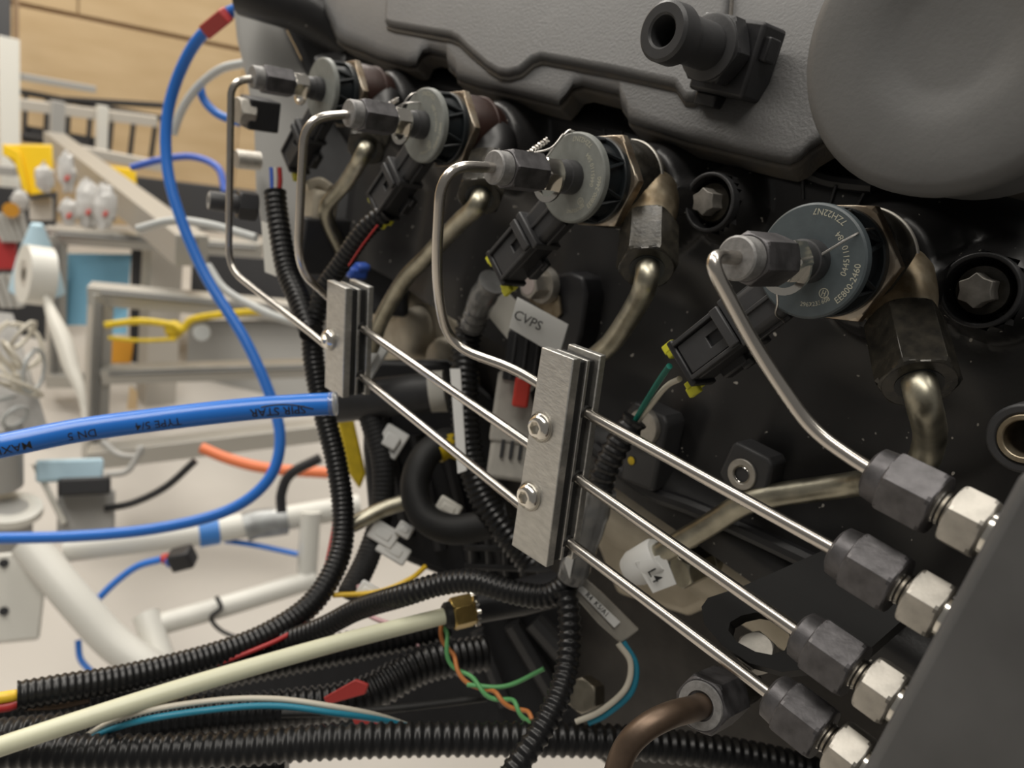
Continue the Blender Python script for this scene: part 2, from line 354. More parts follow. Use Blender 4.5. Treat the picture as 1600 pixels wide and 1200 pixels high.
# ------------------------------------------------------------------ breather spigot
sp = thing('breather_fitting', 'black hollow hose spigot with hex base standing on the valve cover', 'fitting', (30, 65, 40))
so = V((0, 65.5, 46))
obj('spigot', MB().lathe(so, EX, [(12, 4.3), (.6, 4.3), (0, 4.9), (0, 7.4), (.8, 8.3), (6, 8.5), (9, 7.4), (11, 6.8), (24, 6.8)], 40, cap0=True), M['darksat'], sp, smooth=40)
obj('hex_base', MB().hexnut(so, EX, 23, 30, 19, up=EZ), M['dark'], sp)
obj('seal_ring', MB().lathe(so, EX, [(21.8, 9.0), (22.2, 9.7), (23.2, 9.7)], 40), M['darksat'], sp)
obj('square_body', MB().box(so+V((37, -1, -1)), (13, 21, 22)), M['dark'], sp, 1.2)
obj('side_clip', MB().box(so+V((38, 4, -14)), (9, 8, 4)), M['dark'], sp, .6)
obj('side_clip', MB().box(so+V((36, -12, 3)), (6, 3, 7)), M['dark'], sp, .6)

# ================================================================== INJECTORS
CD = V((-.05, .55, -.83)).normalized()       # direction of the electrical plug
ID = V((-.585, -.636, -.50)).normalized()      # direction of the fuel inlet
nth = ['nearest, rightmost fuel injector with a clean blue grey lettered cap', 'second nearest fuel injector with a pale lettered cap and twisted wire loop', 'third fuel injector, worn pale cap and red brown sleeve', 'farthest fuel injector at the upper left, by the plywood wall']
def arc_text(s, size, R, th0, parent, o, m, bold=0.0):   # on the cap face, tops of the glyphs towards the centre
    v2, fs = text2d(s, size, bold); mb = MB()
    for x, y in v2:
        th = th0 + x/R; r = R - y
        mb.v.append(o + V((0, -math.cos(th)*r, math.sin(th)*r)))
    mb.f = fs; return obj('lettering', mb, m, parent)
for k in range(4):
    o = V((0, 86*k, 0)); old = k >= 2; dm = M['disc'] if k == 0 else M['discold']
    t = thing('fuel_injector', nth[k], 'injector', o+V((20, 0, -16)), 'fuel injectors in a row')
    hx_up = V((0, .35, 1)) if k else V((0, -.1, 1))
    gn = obj('gland_nut', MB().hexnut(o, EX, -28.5, -14.5, 10.8, up=hx_up, c0=True), M['oxide'], t)
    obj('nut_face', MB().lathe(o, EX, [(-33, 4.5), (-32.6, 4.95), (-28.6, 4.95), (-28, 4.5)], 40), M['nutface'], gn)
    obj('adapter_hex', MB().hexnut(o, EX, -14.5, -7.5, 9.6, up=V((0, .2, 1))), M['bright'], t)
    obj('stub', MB().lathe(o, EX, [(-8, 4.6), (-4.5, 4.9), (-4.3, 5.3), (0.2, 5.4)], 36), M['darksat'], t)
    # spring clip: open ring hanging below the adapter
    cl = [o+V((-9.5+.3*math.sin(a), -6.4*math.cos(a)*1.0+.5, 6.4*math.sin(a)-2.2)) for a in [math.radians(150+q*12) for q in range(21)]]
    ci = [o+V((-9.5+.3*math.sin(a), -4.6*math.cos(a)*1.0+.5, 4.6*math.sin(a)-2.2)) for a in [math.radians(150+q*12) for q in range(21)]]
    mbc = MB(); nn = len(cl)
    mbc.v = cl + ci + [p+V((.8, 0, 0)) for p in cl] + [p+V((.8, 0, 0)) for p in ci]
    for i in range(nn-1):
        mbc.f += [(i, i+1, nn+i+1, nn+i), (2*nn+i, 3*nn+i, 3*nn+i+1, 2*nn+i+1), (i, 2*nn+i, 2*nn+i+1, i+1), (nn+i, nn+i+1, 3*nn+i+1, 3*nn+i)]
    mbc.f += [(0, nn, 3*nn, 2*nn), (nn-1, 3*nn-1, 4*nn-1, 2*nn-1)]
    obj('spring_clip', mbc, M['bright'], t)
    obj('cap_disc', MB().lathe(o, EX, [(0, 5), (0, 13.6), (.35, 14.1), (1.2, 14.25), (2.2, 14.25), (2.4, 13.4)], 72), dm, t)
    oo = o + V((-.06, 0, 0))
    if k < 3:
        pm = M['print_']
        arc_text('0445110 584', 2.1, 9.3, math.radians(30), t, oo, pm)
        arc_text('EE800-2460', 2.2, 12.1, math.radians(-10), t, oo, pm)
        arc_text('7ZH22N7', 2.2, 12.1, math.radians(86), t, oo, pm)
        arc_text('1608', 1.5, 10.6, math.radians(-47), t, oo, pm); arc_text('2233', 1.5, 10.6, math.radians(-60), t, oo, pm); arc_text('2962', 1.5, 10.6, math.radians(-73), t, oo, pm)
        rb = MB()
        for R0 in (1.25,):
            c0 = oo + V((0, -6.4, -6.0))
            rb.ring([c0+V((0, R0*math.cos(a), R0*math.sin(a))) for a in [i*math.pi/10 for i in range(20)]], [c0+V((0, (R0-.2)*math.cos(a), (R0-.2)*math.sin(a))) for a in [i*math.pi/10 for i in range(20)]], (.03, 0, 0))
            rb.box(c0+V((0, -.35, 0)), (.04, .2, 1.5)); rb.box(c0+V((0, .35, 0)), (.04, .2, 1.5)); rb.box(c0, (.04, .7, .2))
        obj('emblem', rb, pm, t)
        dmx = MB(); random.seed(k)
        for a in range(10):
            for b in range(10):
                if random.random() < .5: dmx.box(oo+V((0, 3.6+a*.42, 6.2+b*.42)), (.03, .38, .38))
    # solenoid body with ribs and windows
    sb = obj('solenoid_body', MB().lathe(o, EX, [(2.2, 12.2), (10.5, 12.2), (11, 13.2), (12.6, 13.4)], 60), M['coil'], t)
    for q in range(14):
        a = 2*math.pi*q/14; tw = .22 if q % 2 else -.22
        p0 = o+V((2.2, 13.0*math.cos(a), 13.0*math.sin(a))); p1 = o+V((11.5, 13.2*math.cos(a+tw), 13.2*math.sin(a+tw)))
        obj('body_rib', MB().tube([p0, p1], .75, 6), M['coil'], sb)
    obj('rear_ring', MB().lathe(o, EX, [(10.2, 13.6), (10.6, 14), (12.6, 14)], 60), M['coil'], t)
    # hex collar, sleeve nut, rim
    cm = M['collar'] if not old else M['brownb']
    obj('hex_collar', MB().hexnut(o, EX, 12.6, 16.6, 28.8, up=V((0, .25, 1)), ch=.05), M['collar'], t)
    obj('sleeve', MB().lathe(o, EX, [(16, 14.4), (17, 14.9), (28, 14.9), (28.6, 14.4)], 60), M['nut'] if not old else M['brownb'], t)
    obj('sleeve_rim', MB().lathe(o, EX, [(27, 14.9), (27.3, 15.2), (28.2, 15.2), (28.6, 14.4)], 60), M['fitting'] if k < 2 else M['brownb'], t)
    obj('shank', MB().lathe(o, EX, [(28, 12.8), (55, 12)], 40), M['nut'] if not old else M['brownb'], t)
    # inlet boss
    io = o + V((33.5, -5.5, 1.5))
    obj('inlet_boss', MB().lathe(io, ID, [(3, 9.0), (6, 9.8), (12, 9.4), (15, 9.0), (18, 8.2), (24, 8.0)], 40), M['boss'] if not old else M['head'], t, smooth=50)
    # connector stub on the injector
    a, u, w_ = CD, (-EX - (-EX).dot(CD)*CD).normalized(), None
    w_ = a.cross(u); e = (a, u, w_); co = o + V((4, 0, 0)) + V((3, 0, 0))
    obj('plug_socket', MB().box(co+a*17, (18, 9.5, 12.5), e), M['darksat'], t, 1.8, 3, 50)
    obj('socket_rib', MB().box(co+a*18+u*4.9, (15, 1.2, 1.2), e).box(co+a*20+u*1+w_*6.6, (12, 1.5, 1.2), e).box(co+a*20+u*1-w_*6.6, (12, 1.5, 1.2), e), M['darksat'], t, .3)
    # the mating plug is a thing of its own
    names = ['black electrical plug on the nearest injector, green wire behind', 'black electrical plug on the second nearest injector, above the clear tape wrap', 'black electrical plug on the third injector with red wire loom', 'black electrical plug on the farthest injector']
    pg = thing('electrical_plug', names[k], 'connector', co+a*50, 'injector plugs')
    obj('plug_body', MB().box(co+a*36+u*-.5, (20, 9.5, 13), e), M['dark'], pg, .9)
    obj('collar', MB().box(co+a*25.8+u*.6, (2.6, 12.5, 14.5), e), M['darksat'], pg, .5)
    # latch bridge: frame with a rectangular window
    def rect(c, L, W): return [c+a*sx*L/2+w_*sy*W/2 for sx, sy in ((-1,-1),(1,-1),(1,1),(-1,1))]
    obj('latch_frame', MB().ring(rect(co+a*36.5+u*5.4, 17, 9), rect(co+a*33.5+u*5.4, 4.5, 3.4), -u*1.4), M['darksat'], pg, .3)
    for sg in (-1, 1): obj('side_rail', MB().box(co+a*36.5+u*5.2+w_*sg*5.6, (18, 2.8, 1.3), e), M['darksat'], pg, .3)
    obj('latch_bar', MB().box(co+a*28.5+u*7.4, (3, 1.5, 12), e), M['darksat'], pg, .4)
    obj('rear_flange', MB().box(co+a*46.4, (2.2, 11.5, 15), e), M['dark'], pg, .6)
    obj('side_lug', MB().box(co+a*37-u*4.5-w_*6.5, (9, 4.5, 5), e).box(co+a*33-u*3.5-w_*9, (4, 2, 2.5), e), M['dark'], pg, .6)
    for sg in (-1, 1):
        lc = co+a*49.6+u*(-1.0)+w_*sg*5.6
        obj('lock_clip', MB().box(lc, (3.2, 6, 2.6), e).box(lc+w_*sg*1.8+u*2, (4.2, 2, 3), e), M['yellow'], pg, .4)

# lock wires twisted round the adapters
def lockwire(lab, strands, twist=None):
    t = thing('lock_wire', lab, 'wire', strands[0][0], 'stainless lock wires')
    for st_ in strands: obj('strand', MB().tube(cr(st_, 6), .32, 6), M['wirem'], t)
    if twist:
        a_, b_ = twist; ax, u, w_ = frame(b_-a_)
        for ph in (0, math.pi): obj('twist', MB().tube([a_+(b_-a_)*(q/24)+(u*math.cos(ph+q*.9)+w_*math.sin(ph+q*.9))*.7 for q in range(25)], .35, 6), M['wirem'], t)
lockwire('thin lock wire on the nearest injector running across its cap', [[hx(1212, 430, -9), hx(1265, 408, -5), hx(1320, 376, -2), hx(1350, 360, 2), hx(1368, 357, 12)], [hx(1210, 432, -9.5), hx(1215, 470, -8), hx(1212, 490, -4), hx(1223, 500, 1), hx(1225, 505, 8)]])
lockwire('lock wire with a twisted pigtail on the second injector', [[hx(838, 270, -9), hx(860, 238, -5), hx(885, 207, -1), hx(895, 205, 1), hx(915, 216, 8), hx(955, 230, 14), hx(1000, 260, 22)], [hx(826, 240, -10), hx(860, 232, -7), hx(880, 210, -2)]], (hx(826, 240, -10), hx(856, 218, -6)))
lockwire('lock wire with a twisted pigtail on the third injector', [[hx(602, 198, -9), hx(625, 170, -5), hx(650, 145, 0), hx(700, 165, 12), hx(748, 195, 22)], [hx(600, 185, -10), hx(640, 160, -4), hx(720, 175, 16), hx(760, 200, 24)]], (hx(600, 168, -10), hx(622, 155, -7)))
lockwire('lock wire running back from the farthest injector nut', [[hx(445, 118, -12), hx(480, 128, -4), hx(520, 140, 4), hx(560, 160, 14)]], (hx(443, 112, -12), hx(456, 124, -10)))

# ================================================================== THIN STEEL RETURN PIPES
RT = 1.6
def o86(k, x): return V((x, 86*k, 0))
RX, RY = -22, -40
rz = [-33, -52.5, -75.5, -94]
paths = [
 [o86(0, -30), hy(1103, 398, -1), hx(1185, 552, -31), hx(1268, 672, -24), V((RX, -38, rz[0]+.3)), V((RX, -46, rz[0]))],
 [o86(1, -30), hy(690, 258, 86), hy(680, 440, 86.5), hx(700, 540, -31), V((-24, 66, -56.5)), V((-22, 42, -57.5)), V((RX, -46, rz[1]))],
 [o86(2, -30), hy(476, 184, 172), hy(464, 420, 174), V((-22, 186, -76.5)), V((-22, 160, -79)), V((-22, 46, -77)), V((RX, -46, rz[2]))],
 [o86(3, -30), hy(361, 128, 258), hy(357, 420, 258), V((-23, 186, -96)), V((-22, 160, -98)), V((-22, 45, -97.5)), V((RX, -46, rz[3]))]]
rad = [[7, 22, 24, 10], [16, 22, 26, 8, 10], [13, 13, 10, 10, 10], [11, 12, 10, 10, 10]]
pl = ['thin steel return pipe bending down from the nearest injector to the top rail nut', 'thin steel return pipe looping from the second injector through the front clamp top', 'thin steel return pipe from the third injector, middle run through both clamps', 'thin steel return pipe from the farthest injector, lowest run through both clamps']
for k in range(4):
    mb = MB().tube(fil(paths[k], rad[k]), RT, 16)
    tag(obj('return_pipe', mb, M['steel'], smooth=60), pl[k], 'pipe', 'thin steel return pipes')
# rail fittings
rl = ['uppermost', 'second from the top', 'third from the top', 'lowest']
for k in range(4):
    o = V((RX, RY, rz[k])); d = V((.02, -1, 0))
    t = thing('rail_union', f'{rl[k]} black nut and steel union screwed into the rail block', 'pipe union', o+V((0, -12, -8)), 'unions on the rail block')
    up = V((.35+.1*k, 0, 1))
    obj('nut_collar', MB().lathe(o, d, [(0, 4.4), (.8, 5.6), (3.6, 5.9), (4.4, 5.9)], 40), M['oxide'], t)
    obj('black_nut', MB().hexnut(o, d, 4, 14.2, 12.6, up=up), M['oxide'], t)
    obj('thread_neck', MB().lathe(o, d, [(13.5+i*.5, 3.4+.25*(i % 2)) for i in range(10)], 24), M['bright'], t)
    obj('steel_hex', MB().hexnut(o, d, 16.6, 23.4, 11.6, up=V((.45, 0, 1))), M['fitting'], t)
    obj('shoulder', MB().lathe(o, d, [(23, 4.8), (28.5, 5.0)], 32), M['bright'], t)
# rail block: big dark body at the lower right
rb = thing('rail_block', 'large dark painted fuel rail block filling the lower right corner', 'fuel rail', (-25, -130, -190))
obj('rail_body', MB().prism([V((-47, -67.6, -12)), V((-47, -67.6, -190)), V((0, -67.6, -190)), V((0, -67.6, -22)), V((-6, -67.6, -14))], (0, -170, 0)), M['rail'], rb, 2.2, 3)
obj('rail_end_cap', MB().lathe((-20, -69, -119), EY, [(0, 12), (5, 12), (6.5, 10.5)], 40), M['rail'], rb)

# ================================================================== CLAMPS
def clamp(x0, corners, screws, lab, holes):
    tl, tr, br_, bl = [hx(*c, x0) for c in corners]
    t = thing('pipe_clamp', lab, 'clamp', (tl+br_)/2+V((4, 0, -25)), 'aluminium pipe clamps')
    fpl = [tl, tr, br_, bl]
    obj('front_plate', MB().prism(fpl, (3.2, 0, 0)), M['alu'], t, .35)
    cen = (tl+tr+br_+bl)/4
    inn = [cen+(p-cen)*.97 for p in fpl]
    obj('rubber_pad', MB().prism([p+V((3.2, 0, 0)) for p in inn], (2.4, 0, 0)), M['rubber'], t, .5)
    obj('middle_plate', MB().prism([p+V((5.4, -.6, .3)) for p in inn], (1.2, 0, 0)), M['alu'], t, .2)
    obj('rubber_pad', MB().prism([p+V((6.6, 0, 0)) for p in inn], (2.6, 0, 0)), M['rubber'], t, .5)
    obj('rear_plate', MB().prism([p+V((9.2, -1.4, 1.0)) for p in fpl], (2.6, 0, 0)), M['alu'], t, .35)
    for hz_ in holes: 
        c = V((x0+8, (tl.y+tr.y)/2, hz_)); y1 = tr.y
        obj('grommet', MB().tube([V((x0+8, tr.y+(br_.y-tr.y)*((tl.z-hz_)/(tl.z-bl.z))+.2, hz_)), V((x0+8, tr.y+(br_.y-tr.y)*((tl.z-hz_)/(tl.z-bl.z))-.9, hz_))], 2.5, 16), M['rubber'], t)
    for s_ in screws:
        o = hx(*s_, x0)
        prf = [(0, 4.1, 0), (.5, 4.25, 0), (1.2, 4.1, 0), (2.2, 3.4, 0), (2.75, 2.7, 0), (2.8, 2.5, 0), (2.8, 1.75, 1), (1.0, 1.75, 1)]
        sc = obj('screw', MB().polar(o, -EX, [p[0] for p in prf], lambda i, tt, th: prf[i][1]/(math.cos((th+math.pi/6) % (math.pi/3)-math.pi/6) if prf[i][2] else 1), 48, up=V((0, .4, 1))), M['bright'], t)
        obj('washer', MB().lathe(o, -EX, [(-.1, 4.6), (.45, 4.6)], 36), M['fitting'], sc)
    return t
c2 = clamp(-30, ((846,542),(896,561),(853,887),(799,852)), ((846,667),(828,775)), 'front aluminium pipe clamp with two button head screws', (-57.5, -77, -97.5))
c1 = clamp(-30, ((511,437),(540,450),(535,622),(507,605)), ((516,530),), 'rear aluminium pipe clamp with one button head screw', (-79, -98))

# ================================================================== FUEL PRESSURE PIPES
zp = [
 [(86*0, None), [hx(1452, 690, 22), at(1420, 742, 205), at(1330, 757, 232), at(1180, 781, 250), at(1105, 822, 262), at(1020, 872, 274)], 'zinc plated fuel pipe from the nearest injector curving to the L4 label', 3.9],
 [(86, None), [at(995, 475, 246), at(955, 535, 268), at(910, 572, 285), at(870, 600, 300)], 'zinc plated fuel pipe of the second injector passing behind the front clamp', 3.7],
 [(172, None), [at(715, 350, 305), at(668, 400, 330), at(630, 440, 345), at(598, 495, 362), at(580, 545, 372)], 'zinc plated fuel pipe of the third injector running down to the rear clamp', 3.7],
 [(258, None), [at(541, 285, 372), at(513, 318, 385), at(512, 345, 395), at(535, 395, 410)], 'short kinked zinc fuel pipe beside the farthest injector', 3.7]]
for k, (yy, pts, lab, r) in enumerate(zp):
    io = V((33.5, yy[0]-5.5, 1.5))
    t = thing('fuel_pipe', lab, 'pipe', pts[-1], 'zinc plated fuel pipes')
    st = io+ID*36
    pp = [st, io+ID*47] + pts
    obj('pipe', MB().tube(cr(pp, 10), r, 20), M['zinc'], t, smooth=60)
    un = obj('union_nut', MB().hexnut(io, ID, 21, 42, 16.6, up=V((-.3, .2, 1))), M['nut'], t)
    obj('nut_mouth', MB().lathe(io, ID, [(41.9, 5.4), (42.2, 5.4), (42.2, r+.1), (40, r)], 32), M['coil'], un)
    if k == 0:
        lb = obj('end_sleeve', MB().lathe(pts[-1]+(pts[-2]-pts[-1]).normalized()*2, pts[-1]-pts[-2], [(-1, 6), (0, 6.6), (10, 6.6), (13, 5.4), (14, 3)], 32), M['white'], t)
# L4 flag label
fo = at(1003, 852, 296)
l4 = thing('pipe_label', 'white L4 flag label wrapped around the zinc fuel pipe', 'label', fo+V((0, 0, -14)))
q = [at(992, 878, 270), at(1038, 866, 268), at(1057, 913, 269), at(1020, 927, 270), at(1004, 900, 270)]
obj('flag', MB().prism(q, V((.6, .25, -.1))), M['white'], l4, .1)
a_, b_ = at(1010, 880, 269), at(1030, 916, 269)
rr = (b_-a_).normalized(); nn = -(at(1020, 895, 293)-CAMP).normalized(); uu = nn.cross(rr)
lettering('L4', 5.2, flat(at(1023, 899, 267.6), rr, uu), l4, M['ink'], .03)

# ================================================================== LABELS / SMALL ENGINE ITEMS
# CVPS flag
cq = [at(*p, 300) for p in ((808, 464), (888, 507), (876, 547), (858, 549), (795, 512))]
cv = thing('sensor_label', 'white flag label printed CVPS above the grey connector', 'label', cq[3])
obj('flag', MB().prism(cq, V((1, .4, -.3))), M['white'], cv, .1)
rr = (at(841, 507, 300)-at(810, 492, 300)).normalized(); nn = -(at(825, 500, 322)-CAMP).normalized()
lettering('CVPS', 5.2, flat(at(825, 501, 299), rr, nn.cross(rr)), cv, M['ink'], .02)
mq = [at(*p, 338) for p in ((752, 481), (788, 451), (806, 470), (796, 512), (797, 535))]
tag(obj('sensor_label', MB().prism(mq, V((1, .4, -.3))), M['offwhite'], None, .1), 'blank off white flag label tucked behind the CVPS label', 'label')
# hex bolt and bracket above it
bt = thing('bracket', 'black bracket plate bolted down with a hex bolt above the CVPS label', 'bracket', hx(870, 520, 48))
obj('bracket_plate', MB().prism([hx(*p, 40) for p in ((835, 455), (850, 432), (890, 424), (910, 432), (916, 460), (908, 520), (896, 560), (850, 540))], (12, 0, 0)), M['dark'], bt, 1.5)
obj('steel_tab', MB().prism([hx(*p, 38) for p in ((832, 452), (872, 462), (876, 490), (868, 498), (826, 470))], (1.5, 0, 0)), M['boss'], bt, .3)
bo = hx(850, 446, 36)
obj('bolt_washer', MB().lathe(bo, EX, [(-2, 7.2), (0, 7.6), (1.5, 7.6)], 32), M['fitting'], bt)
obj('hex_bolt', MB().hexnut(bo, EX, -9, -1.5, 9.6, c1=False), M['fitting'], bt)
obj('grade_mark', MB().lathe(bo, EX, [(-9.25, 3.6), (-9, 3.8)], 24), M['gradem'], bt)
# grey connector with the red tab
gc = thing('sensor_connector', 'grey multi pin connector with a red locking tab', 'connector', at(790, 720, 345))
fr_ = frame(at(790, 730, 340)-at(812, 575, 340), -(at(800, 650, 340)-CAMP)); a, u, w_ = fr_; e = (a, u, w_)
g0 = at(806, 652, 345)
obj('housing', MB().box(g0-a*4, (32, 16, 21), e), M['greyc'], gc, 2, 3)
obj('rear_housing', MB().box(g0+a*18, (20, 14, 19), e), M['greyc'], gc, 2.2, 3)
for i in range(3): obj('latch_finger', MB().box(g0+a*14+w_*(i*4-4)+u*8, (8, 1.5, 1.6), e), M['darksat'], gc, .3)
obj('red_tab', MB().box(at(815, 613, 330), (13, 4, 7), e), M['red'], gc, 1.2, 3)
obj('black_header', MB().box(at(828, 560, 342), (22, 14, 22), e), M['dark'], gc, 1)
for i in range(4): obj('header_rib', MB().box(at(828, 562, 332)+w_*(i*5-7.5), (20, 2.5, 1.2), e), M['darksat'], gc, .3)
# threaded boss plate
bx_ = hx(1160, 741, 38)
tp = thing('threaded_mount', 'square black mounting pad with a threaded steel insert', 'mount', bx_+V((0, 0, -10)))
sq = [hx(*p, 38) for p in ((1122, 739), (1143, 694), (1150, 690), (1200, 716), (1207, 728), (1196, 775), (1150, 790))]
obj('pad', MB().prism(sq, (10, 0, 0)), M['darksat'], tp, 1.2, 3)
obj('insert', MB().ring([bx_+V((-.8, 5.2*math.cos(i*math.pi/16), 5.2*math.sin(i*math.pi/16))) for i in range(32)], [bx_+V((-.8, 3.0*math.cos(i*math.pi/16), 3.0*math.sin(i*math.pi/16))) for i in range(32)], (5, 0, 0)), M['fitting'], tp, .3)
obj('thread', MB().lathe(bx_, EX, [(i*.4-.6, 3.0 if i % 2 else 2.6) for i in range(24)], 28, cap0=False), M['bright'], tp)
bu = thing('bush', 'brass lined round bush at the right edge above the rail block', 'bush', hx(1596, 690, 20))
obj('housing', MB().ring([hx(1600, 686, 18)+V((0, 8*math.cos(i*math.pi/16), 8*math.sin(i*math.pi/16))) for i in range(32)], [hx(1600, 686, 18)+V((0, 5.6*math.cos(i*math.pi/16), 5.6*math.sin(i*math.pi/16))) for i in range(32)], (26, 0, 0)), M['darksat'], bu, .6)
obj('liner', MB().ring([hx(1600, 686, 17.5)+V((0, 5.6*math.cos(i*math.pi/16), 5.6*math.sin(i*math.pi/16))) for i in range(32)], [hx(1600, 686, 17.5)+V((0, 4.2*math.cos(i*math.pi/16), 4.2*math.sin(i*math.pi/16))) for i in range(32)], (20, 0, 0)), M['boss'], bu, .3)
# second pad with a washer behind the green wire
b2 = hx(1005, 668, 38)
p2 = thing('threaded_mount', 'black mounting pad with a steel ring half hidden by the corrugated loom', 'mount', b2+V((0, 0, -12)))
obj('pad', MB().prism([hx(*p, 39) for p in ((978, 640), (990, 627), (1036, 650), (1042, 662), (1020, 770), (968, 750))], (12, 0, 0)), M['darksat'], p2, 1.5, 3)
obj('insert', MB().lathe(b2, EX, [(-1, 4.0), (-1, 6.5), (0, 7), (3, 7)], 32), M['fitting'], p2)
tag(obj('pipe_fitting', MB().hexnut(at(1085, 884, 282), at(1085, 884, 282)-at(1050, 900, 276), -8, 6, 11).lathe(at(1085, 884, 282), at(1085, 884, 282)-at(1050, 900, 276), [(5, 6.5), (14, 7.5)], 24), M['zinc']), 'zinc hex fitting right of the L4 label', 'fitting')
# slotted black bracket at the bottom
sbk = thing('slotted_bracket', 'thick black steel bracket with an oval slot near the lower unions', 'bracket', hx(1190, 1060, -2))
def P(pts, x): return [hx(*p, x) for p in pts]
no = V((-.75, .1, .65)).normalized(); p0 = hx(1190, 980, 2)
out_ = [(1096,948),(1106,934),(1160,916),(1230,885),(1290,858),(1400,880),(1420,960),(1330,1040),(1270,1044),(1222,1050),(1170,1036),(1128,1008),(1100,975)]
inn_ = [(1138,985),(1141,972),(1158,962),(1180,957),(1200,960),(1215,966),(1228,976),(1233,988),(1234,1000),(1226,1016),(1205,1023),(1180,1018),(1152,1003)]
obj('slotted_plate', MB().ring([hp(*p, p0, no) for p in out_], [hp(*p, p0, no) for p in inn_], -no*5), M['gloss'], sbk, .5)
nb_ = hp(1188, 1026, p0-no*13, no)
obj('nut_below', MB().hexnut(nb_, no, 0, 6, 10), M['fitting'], sbk)
# brown pipe with hex nut
bn = at(1108, 1096, 205)
bpipe = thing('brown_pipe', 'brown coated steel pipe with a grey hex nut at the bottom', 'pipe', at(965, 1230, 190))
bd = (at(1075, 1108, 196)-at(1130, 1082, 212)).normalized()
obj('hex_nut', MB().hexnut(bn, bd, -10, 5, 13.6, up=V((.2, .3, 1))), M['oxide'], bpipe)
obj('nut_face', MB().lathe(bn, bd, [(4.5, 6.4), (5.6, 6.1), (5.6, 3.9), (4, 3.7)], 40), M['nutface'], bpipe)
obj('pipe', MB().tube(cr([bn-bd*2, bn+bd*8, at(1045, 1118, 192), at(1005, 1140, 190), at(975, 1175, 190), at(955, 1240, 190)], 10), 3.25, 20), M['brown'], bpipe, smooth=60)
obj('neck', MB().lathe(bn, bd, [(-24, 5.4), (-9, 5.4)], 24), M['nut'], bpipe)
# yellow paint dots
for (px, py, x, r, lab) in ((1370, 989, 30, 2.1, 'round yellow paint dot beside the third rail union'), (986, 720, 38.5, 1.6, 'round yellow paint dot beside the corrugated loom')):
    p = hx(px, py, x); tag(obj('paint_dot', MB().lathe(p, -EX, [(0, r), (.15, r*.8)], 20), M['ytape']), lab, 'paint dot')
# clear tag with a strip of print
tg = thing('wire_tag', 'clear plastic wire tag with a white printed strip, under the clamp', 'tag', at(950, 1000, 285))
tq = [at(*p, 285) for p in ((889, 923), (910, 899), (940, 925), (999, 984), (970, 1006), (935, 975))]
obj('sleeve', MB().prism(tq, V((1.5, .8, -1))), M['tagm'], tg, .6)
obj('print_strip', MB().prism([at(*p, 283.6) for p in ((899, 918), (905, 911), (969, 972), (960, 981))], V((.4, .2, -.2))), M['white'], tg)
rr = (at(960, 972, 283)-at(905, 916, 283)).normalized(); nn = -(at(930, 945, 283)-CAMP).normalized()
lettering('R4  K5/A1', 2.7, flat(at(933, 945, 283.0), rr, nn.cross(rr)), tg, M['ink'])

ut = thing('dark_underfill', 'dark fill slab added under the wiring at the bottom', 'tray', at(800, 1150, 420))  # dark fill added below the looms to close off the bright floor
obj('tray', MB().prism([at(*p, 405) for p in ((-80,1112),(26,1094),(200,1064),(330,1036),(430,1016),(520,1022),(660,990),(745,965),(760,925),(1000,900),(1200,1150),(1000,1165),(600,1170),(420,1180),(400,1260),(-80,1260))], ray(760, 1050)*40), M['dark'], ut, 3, 3)
obj('fill_rib', MB().tube([at(745, 985, 396), at(790, 1100, 396)], 4, 8), M['darksat'], ut); obj('fill_rib', MB().tube([at(800, 975, 396), at(880, 1110, 396)], 5, 8), M['darksat'], ut); obj('fill_rib', MB().tube([at(835, 970, 392), at(880, 1020, 388)], 6, 10), M['darksat'], ut)
# ================================================================== LOOMS, HOSES, WIRES
def corr(name, pts, r, pitch, lab, m='loom', depth=.14, cat='loom', grp='corrugated looms', seg=16):
    p = resample(cr(pts, 14), pitch/4); prof = (1, 1, 1-depth, 1-depth)
    return tag(obj(name, MB().tube(p, [r*prof[i % 4] for i in range(len(p))], seg), M[m], smooth=80), lab, cat, grp)
def pipe(name, pts, r, m, lab, cat, grp=None, seg=12, n=12):
    return tag(obj(name, MB().tube(cr(pts, n), r, seg), M[m], smooth=70), lab, cat, grp)
def wrapped(name, pts, r, m, lab, cat):
    p = resample(cr(pts, 14), 1.6)
    return tag(obj(name, MB().tube(p, [r*(1+.10*noise.noise(V((i*.35, r, 0)))+(.04 if i % 5 < 2 else 0)) for i in range(len(p))], 16), M[m], smooth=60), lab, cat)
def A_(l): return [at(*p) for p in l]
corr('corrugated_loom', A_(((430,300,388),(434,340,386),(448,420,380),(468,470,370),(486,520,360))), 5.6, 3.0, 'corrugated loom hanging from the farthest injector plug')
corr('corrugated_loom', A_(((605,330,332),(570,360,338),(535,410,350),(505,455,360),(490,510,365))), 4.6, 2.8, 'corrugated loom with a red wire stripe from the third injector plug')
pipe('wire', A_(((590,352,328),(565,385,334),(545,415,342))), .5, 'redwire', 'dark red wire showing along the third injector loom', 'wire')
corr('taped_loom', A_(((488,490,372),(490,560,372),(505,640,372),(525,720,370),(536,800,366),(530,870,358),(490,940,345),(420,990,330),(330,1025,315),(200,1058,295),(100,1075,282),(26,1088,274))), 5.4, 2.4, 'long black loom curving down past the rear clamp to the lower left', depth=.09)
corr('taped_loom', A_(((560,560,400),(575,640,400),(597,720,395),(596,800,390),(575,870,380),(545,930,365))), 6.0, 2.4, 'thick taped loom hanging beside the rear clamp', 'wrap', .05)
corr('corrugated_loom', A_(((738,500,350),(728,540,350),(726,620,350),(732,700,350),(752,770,348),(790,830,345),(830,880,345))), 6.6, 2.8, 'corrugated loom hanging between the two clamps')
wrapped('film_wrap', A_(((770,440,312),(752,470,322),(738,510,345))), 5.6, 'clearw', 'clear tape wrap behind the second injector plug', 'tape')
